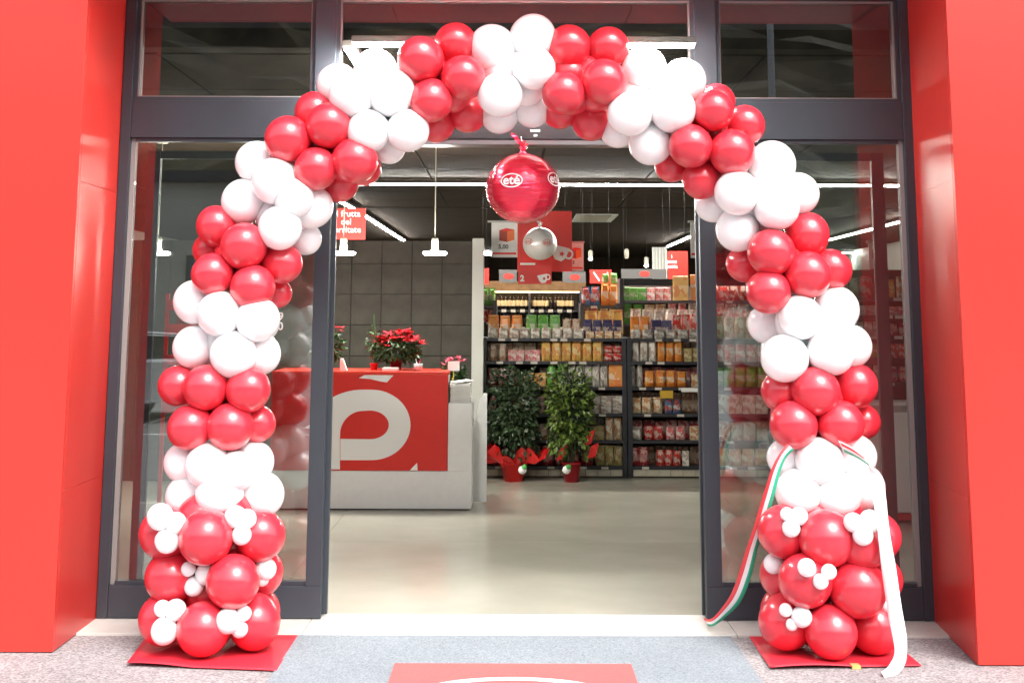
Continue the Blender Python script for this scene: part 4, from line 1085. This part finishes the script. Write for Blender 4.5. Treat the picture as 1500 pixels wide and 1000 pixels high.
# ================================================================== PLANTS
def leaf_cloud(name, centre, rad, n, L_, m, parent, seed, droop=.3, gap=.0, shape='ball'):
    rng = random.Random(seed); verts, faces = [], []
    c = Vector(centre)
    for i in range(n):
        while True:
            v = Vector((rng.uniform(-1, 1), rng.uniform(-1, 1), rng.uniform(-1, 1)))
            if v.length < 1 + .22 * noise.noise(Vector((v.x * 3, v.y * 3, v.z * 3 + seed * 2))) and v.length > .25 and noise.noise(Vector((v.x * 2.2, v.y * 2.2, v.z * 2.2 + seed))) > -.22 + gap: break
        taper = 1.0 if shape == 'ball' else min(1.6, .86 / math.sqrt(max(.12, 1 - v.z * v.z)))
        p = c + Vector((v.x * rad[0] * taper, v.y * rad[1] * taper, v.z * rad[2]))
        d = (v + Vector((rng.uniform(-.7, .7), rng.uniform(-.7, .7), rng.uniform(-.7, .5) - droop))).normalized()
        s = d.orthogonal().normalized(); q_ = Matrix.Rotation(rng.uniform(0, 6.28), 3, d); s = q_ @ s; u = d.cross(s)
        l = L_ * rng.uniform(.7, 1.25); w = l * .26
        k = len(verts)
        verts += [p, p + d * l * .45 + s * w, p + d * l + u * -.1 * l, p + d * l * .45 - s * w, p + d * l * .5 + u * w * .35]
        faces += [(k, k + 1, k + 4), (k + 1, k + 2, k + 4), (k + 2, k + 3, k + 4), (k + 3, k, k + 4)]
    me = bpy.data.meshes.new(name); me.from_pydata([v - W[parent.name] for v in verts], [], faces); me.materials.append(m)
    o = bpy.data.objects.new(name, me); COL.objects.link(o); put(o, parent, W[parent.name]); o['kind'] = 'stuff'; return o
def pot(parent, c, r, h, m, name='pot'):
    return lathe_obj(name, [(0, 0), (r * .8, 0), (r, h * .9), (r * 1.06, h * .9), (r * 1.06, h), (r * .92, h), (r * .9, h * .85), (0, h * .85)], m, parent, c, 24)
for (px, py, xs0, xs1, yt, lm, pm_, label, seed) in ((752, 706, 713, 791, 541, M_leaf_d, M_wrap, 'dark leaved ficus in a pot wrapped with winged red paper', 3), (838, 707, 798, 870, 540, M_leaf_v, M_pot, 'yellow green variegated shrub in a dark red pot', 9)):
    g0 = G(px, py, 0); Yp = g0.y + .1; g0 = Vector((g0.x, Yp, 0))
    e = empty('potted_plant', g0, label, 'potted plant', 'potted plants in front of the shelves')
    pr = sz(17 if seed == 3 else 13, Yp) ; ph = P(px, 676, Yp).z
    pot(e, g0, pr, ph, pm_)
    zt = P(px, yt, Yp).z; zb = ph + .02
    rx = (P(xs1, 600, Yp).x - P(xs0, 600, Yp).x) / 2; cxp = (P(xs1, 600, Yp).x + P(xs0, 600, Yp).x) / 2
    leaf_cloud('foliage', (cxp, Yp, (zt + zb) / 2 + .02), (rx, rx * .85, (zt - zb) / 2), 1900 if seed == 3 else 1000, .068 if seed == 3 else .08, lm, e, seed, shape='tall', gap=.0 if seed == 3 else .06)
    if seed == 9: leaf_cloud('foliage', (cxp, Yp, (zt + zb) / 2), (rx * .85, rx * .7, (zt - zb) / 2), 1200, .05, M_leaf_d, e, 12, shape='tall')
    for k in range(4):
        a_ = k * 1.6; obj_bm('stem', tube_bm([(.02 * math.cos(a_), .02 * math.sin(a_), ph * .8), (.04 * math.cos(a_), .04 * math.sin(a_), .5), (.10 * math.cos(a_ + .5), .08 * math.sin(a_), zt * .75)], [.009, .007, .004], 6), M_bark, e, g0)
    if seed == 3:
        bm = bmesh.new(); n = 40; rows_ = []
        for j, (hh, rr) in enumerate(((ph * .75, pr * 1.02), (ph * 1.0, pr * 1.25), (ph * 1.3, pr * 1.65), (ph * 1.55, pr * 2.0))):
            rw = []
            for i in range(n):
                t = i * 2 * math.pi / n
                wing = 1 + (.55 * abs(math.cos(t)) ** 3 if j > 1 else 0) + (.10 * math.sin(t * 9) if j > 0 else 0)
                rw.append(bm.verts.new((rr * wing * math.cos(t), rr * .8 * wing * math.sin(t), hh * (1 + (.2 * math.sin(t * 5 + .8) + .12 * math.sin(t * 13) if j > 1 else 0)))))
            rows_.append(rw)
        for u, v in zip(rows_, rows_[1:]):
            for i in range(n): bm.faces.new((u[i], u[(i + 1) % n], v[(i + 1) % n], v[i]))
        o = obj_bm('paper_wrap', bm, M_wrap, e, g0); md = o.modifiers.new('thickness', 'SOLIDIFY'); md.thickness = .001
    else:
        for (dx, dz, rr) in ((.16, .42, .06), (.2, .3, .05), (-.1, .28, .05)):
            o = obj_bm('red_bow', prism_bm([(-.05, -.07), (.03, -.05), (.06, .08), (-.01, .05)], .02), M_wrap, e, g0 + Vector((dx, -.1, dz)))
    tagc = g0 + Vector((pr * (.75 if seed == 3 else -.6), -pr * 1.05, ph * .65))
    o = lathe_obj('care_tag', [(0, 0), (.04, 0), (.04, .004), (0, .004)], M_print, e, tagc, 16); o.rotation_euler.x = R(90)
    o = lathe_obj('care_tag', [(0, 0), (.025, 0), (.025, .003), (0, .003)], mat('tag_green', (.1, .5, .1), .5), e, tagc + Vector((.02, -.005, .03)), 12); o.rotation_euler.x = R(90)
# poinsettias and cyclamen on the counter
DT = zr1 + .013
def bracts(parent, c, R_, n, m, seed, L_=.06, name='bract', flat=.45):
    rng = random.Random(seed); verts, faces = [], []
    for h_ in range(n):
        t = rng.uniform(0, 6.28); rr = R_ * math.sqrt(rng.random()); hc = Vector((rr * math.cos(t), rr * math.sin(t) * .8, flat * R_ * (1 - (rr / R_) ** 2) + rng.uniform(-.02, .02)))
        nl = 8
        for k in range(nl):
            a_ = k * 6.283 / nl + rng.random(); l = L_ * rng.uniform(.7, 1.2); d = Vector((math.cos(a_), math.sin(a_), rng.uniform(-.35, .35))).normalized(); s = Vector((-math.sin(a_), math.cos(a_), 0))
            kk = len(verts); verts += [hc, hc + d * l * .5 + s * l * .26, hc + d * l, hc + d * l * .5 - s * l * .26]
            faces += [(kk, kk + 1, kk + 2), (kk, kk + 2, kk + 3)]
    me = bpy.data.meshes.new(name); me.from_pydata(verts, [], faces); me.materials.append(m)
    o = bpy.data.objects.new(name, me); COL.objects.link(o); put(o, parent, c); o['kind'] = 'stuff'; return o
def flowerpot(px, label, R_, hz_, m, seed, Y, zbase, potm, L_=.06, n=22, cat='potted plant', h0=.1):
    c = P(px, 540, Y); c.z = zbase
    e = empty('poinsettia' if m is M_bract else 'cyclamen', c, label, cat)
    pot(e, c, .055, h0, potm)
    leaf_cloud('foliage', (c.x, c.y, c.z + h0 + (hz_ - h0) * .33), (R_ * .9, R_ * .8, (hz_ - h0) * .42), 360, .07, M_leaf_m, e, seed)
    bracts(e, (c.x, c.y, c.z + hz_ - R_ * .42), R_, n, m, seed, L_)
    return e, c
flowerpot(580, 'large red poinsettia in full flower standing on the red counter', sz(37, CY + .3), .32, M_bract, 4, CY + .3, DT, M_pot, .085, 34)
flowerpot(478, 'red flowering plant at the left end of the counter half hidden by the door stile', .12, .40, M_bract, 5, CY + .3, DT, M_pot, .05, 12)
flowerpot(664, 'small pink and white potted flower at the right end of the counter', .10, .36, M_pink, 6, CY + .42, zs + .001, M_dark, .045, 12)
c = P(548, 540, CY + .25); c.z = DT
e = empty('potted_plant', c, 'slim green stemmed plant rising beside the poinsettia on the counter', 'potted plant')
pot(e, c, .035, .06, M_pot)
obj_bm('stem', tube_bm([(0, 0, .05), (.005, 0, .25), (-.01, 0, P(548, 460, CY + .25).z - DT)], [.012, .01, .004], 8), M_leaf_m, e, c)
leaf_cloud('foliage', (c.x, c.y, c.z + .2), (.05, .05, .17), 60, .05, M_leaf_m, e, 21)
# small things on the counter
c = P(663, 534, CY + .3); 
e = empty('name_card', (c.x, CY + .2, c.z - .05), 'small white card on a stick in the pink flowers', 'card')
a, b = P(656, 529, CY + .26), P(673, 543, CY + .26); box('card', (a.x, b.x), (CY + .26, CY + .262), (b.z, a.z), M_print, e); 
obj_bm('stick', tube_bm([(0, 0, 0), (.0, 0, a.z - zs - .01)], .004, 6), mat('yellow_stick', (.6, .45, .05), .5), e, ((a.x + b.x) / 2, CY + .268, zs + .001))
a, b = P(552, 0, CY + .1).x, P(572, 0, CY + .1).x
a, b = P(561, 540, CY + .1).x, P(584, 540, CY + .1).x
tag(box('card_reader', (a, b), (CY + .05, CY + .17), (DT, DT + .028), M_print, bevel=.006), 'small white flat device lying on the counter before the poinsettia', 'card reader')
a, b = P(604, 540, CY + .1).x, P(620, 540, CY + .1).x
e = empty('pen_cup', ((a + b) / 2, CY + .12, DT), 'grey pen cup with pens at the right part of the counter top', 'pen cup')
lathe_obj('cup', [(0, 0), (.035, 0), (.04, .06), (.036, .06), (.03, .01), (0, .01)], M_sil, e, ((a + b) / 2, CY + .12, DT), 18)
for k in range(3): obj_bm('pen', tube_bm([(0, 0, .012), (.02 * (k - 1), .01, .1)], .004, 6), [M_white, M_black, M_ribr][k], e, ((a + b) / 2, CY + .12, DT))
c = P(503, 540, CY + .12)
e = empty('leaflet_holder', (c.x, CY + .12, DT), 'tilted white leaflet holder on the counter at the left', 'leaflet holder')
o = obj_bm('holder', prism_bm([(-.03, 0), (.03, 0), (-.01, .1), (-.03, .1)], .06), M_print, e, (c.x, CY + .12, DT))
# paper stack on the end cabinet
c = P(675, 590, CY + .15)
e = empty('paper_stack', (c.x, CY + .15, zs), 'stack of leaflets and newspapers on the low white end of the counter', 'paper stack')
z = zs + .001
for k in range(9):
    h = .016 if k % 3 else .02; dx, dy = random.uniform(-.006, .006), random.uniform(-.01, .01)
    o = box('leaflet_bundle', (c.x - .085 + dx, c.x + .085 + dx), (CY + .03 + dy, CY + .27 + dy), (z, z + h - .001), M_paper, e, .002); z += h
o = box('top_leaflet', (c.x - .08, c.x + .08), (CY + .04, CY + .25), (z + .004, z + .006), M_print, e); o.rotation_euler = (0, -.12, .35); o.location.z += .012
a = P(657, 540, CY + .2)
e = empty('spray_bottle', (a.x + .03, CY + .34, zs), 'small green and yellow bottle beside the paper stack', 'bottle')
lathe_obj('bottle_body', [(0, 0), (.022, 0), (.022, .1), (.012, .13), (0, .13)], mat('bottle_green', (.15, .45, .08), .4), e, (a.x + .03, CY + .34, zs + .001), 14)
lathe_obj('bottle_cap', [(0, .131), (.013, .131), (.013, .19), (0, .19)], mat('cap_yellow', (.7, .5, .05), .4), e, (a.x + .03, CY + .34, zs + .001), 12)

# ================================================================== THE STREET SIDE (reflected in the panes)
def hill():
    bm = bmesh.new(); N, Mx = 90, 40; vs = []
    for j in range(Mx + 1):
        row_ = []
        for i in range(N + 1):
            x = -120 + 240 * i / N; t = j / Mx; y = -34 - 46 * t
            z = -.6 + 27 * t ** .9 + 3.2 * noise.noise(Vector((x * .05, y * .05, 0))) * t + 1.5 * noise.noise(Vector((x * .3, y * .3, 2))) * min(1, t * 6) + 2 * noise.noise(Vector((x * .9, y * .9, 5))) * min(1, t * 6)
            row_.append(bm.verts.new((x, y, z)))
        vs.append(row_)
    for j in range(Mx):
        for i in range(N): bm.faces.new((vs[j][i + 1], vs[j][i], vs[j + 1][i], vs[j + 1][i + 1]))
    return obj_bm('hill', bm, mat('wooded_slope', (.045, .042, .022), .95, noise_amt=.8, noise_scale=.5, bump=.6, bump_scale=1.2), None, (0, 0, 0))
tag(hill(), kind='structure')
for k in range(8):
    x = -14 + k * 2.7
    tag(box('road_marking', (x, x + .12), (-18, -13), (-.129, -.125), M_print), kind='structure')
tag(box('road_marking', (-14, 8), (-12.0, -11.88), (-.129, -.125), M_print), kind='structure')
# far grey building
bl = empty('building', (-16, -31, -.13), 'low grey building across the car park, seen reflected in the left pane', 'building')
box('building_wall', (-24, -5.5), (-33, -28.1), (-.12, 5.2), mat('render_grey', (.42, .42, .38), .8, noise_amt=.1, noise_scale=1), bl)
box('roof', (-24.3, -5.2), (-33.3, -27.7), (5.203, 5.5), M_dark, bl)
for k in range(5):
    x = -22.5 + 3.4 * k; f = box('window', (x, x + 1.6), (-28.1, -28.02), (1.6, 3.2), M_dark, bl); box('pane', (x + .1, x + 1.5), (-28.018, -28.0), (1.7, 3.1), mat('window_blue', (.05, .09, .16), .1), f)
# street lamp
e = empty('street_lamp', (5.6, -20, -.13), 'tall grey street lamp in the car park, seen reflected in the upper right pane', 'street lamp')
obj_bm('pole', tube_bm([(0, 0, 0), (0, 0, 9.5)], [.10, .065], 12), mat('galvanised', (.35, .38, .40), .4, metal=.3), e, (5.6, -20, -.128))
lathe_obj('lamp_head', [(0, 0), (.35, .02), (.3, .12), (0, .16)], M_lightgrey, e, (5.6, -20, 9.37), 16)
# silver parked car
def car(cx, cy, z0, rot, label):
    e = empty('parked_car', (cx, cy, z0), label, 'car')
    def ch(name, bm, m, loc=(0, 0, 0), smooth=False):
        o = obj_bm(name, bm, m, e, W[e.name] + Vector(loc), smooth); return o
    prof = [(-2.05, .35), (-2.1, .62), (-2.0, .88), (-1.15, .98), (-.45, 1.42), (.9, 1.48), (1.75, 1.02), (2.05, .92), (2.12, .55), (2.05, .32)]
    bm = bmesh.new(); rings = []
    for s, kx in ((-.82, .0), (-.86, .0), (.86, .0), (.82, .0)):
        rings.append([bm.verts.new((x, s * (1 - .16 * max(0, (z - .95)) / .5), z if abs(s) > .84 else z * .985 + .01)) for x, z in prof])
    for u, v in zip(rings, rings[1:]):
        for i in range(len(prof)): bm.faces.new((u[i], u[(i + 1) % len(prof)], v[(i + 1) % len(prof)], v[i]))
    bm.faces.new(rings[0]); bm.faces.new(list(reversed(rings[-1]))); bmesh.ops.recalc_face_normals(bm, faces=bm.faces)
    bmesh.ops.bevel(bm, geom=bm.edges[:], offset=.03, segments=2, affect='EDGES')
    ch('body', bm, M_sil)
    gl = mat('car_glass', (.02, .025, .03), .08)
    for s in (-1, 1):
        b2 = prism_bm([(-1.0, 1.0), (-.4, 1.36), (.85, 1.4), (1.5, 1.04)], .02); o = ch('side_window', b2, gl, (0, s * .80 - .01, 0))
    b2 = bmesh.new(); v = [b2.verts.new(p_) for p_ in ((-1.17, -.66, 1.0), (-1.17, .66, 1.0), (-.52, .6, 1.42), (-.52, -.6, 1.42))]; b2.faces.new(v); ch('windscreen', b2, gl, (-.02, 0, .012))
    for x in (-1.3, 1.3):
        for s in (-1, 1):
            w = ch('wheel', tube_bm([(x, s * .72 - .1, .32), (x, s * .72 + .1, .32)], .32, 24), M_black)
            rr = obj_bm('rim', tube_bm([(x, s * .83 - .005, .32), (x, s * .83 + .005, .32)], .2, 16), M_sil, w, W[w.name])
    for s in (-1, 1): ch('headlight', tube_bm([(-2.08, s * .6, .72), (-2.02, s * .6, .74)], .12, 14), M_print)
    e.rotation_euler.z = rot
car(-6.35, -14.4, -.129, R(112), 'silver hatchback parked in the car park, seen reflected in the left side pane')
print('objects', len(COL.objects))
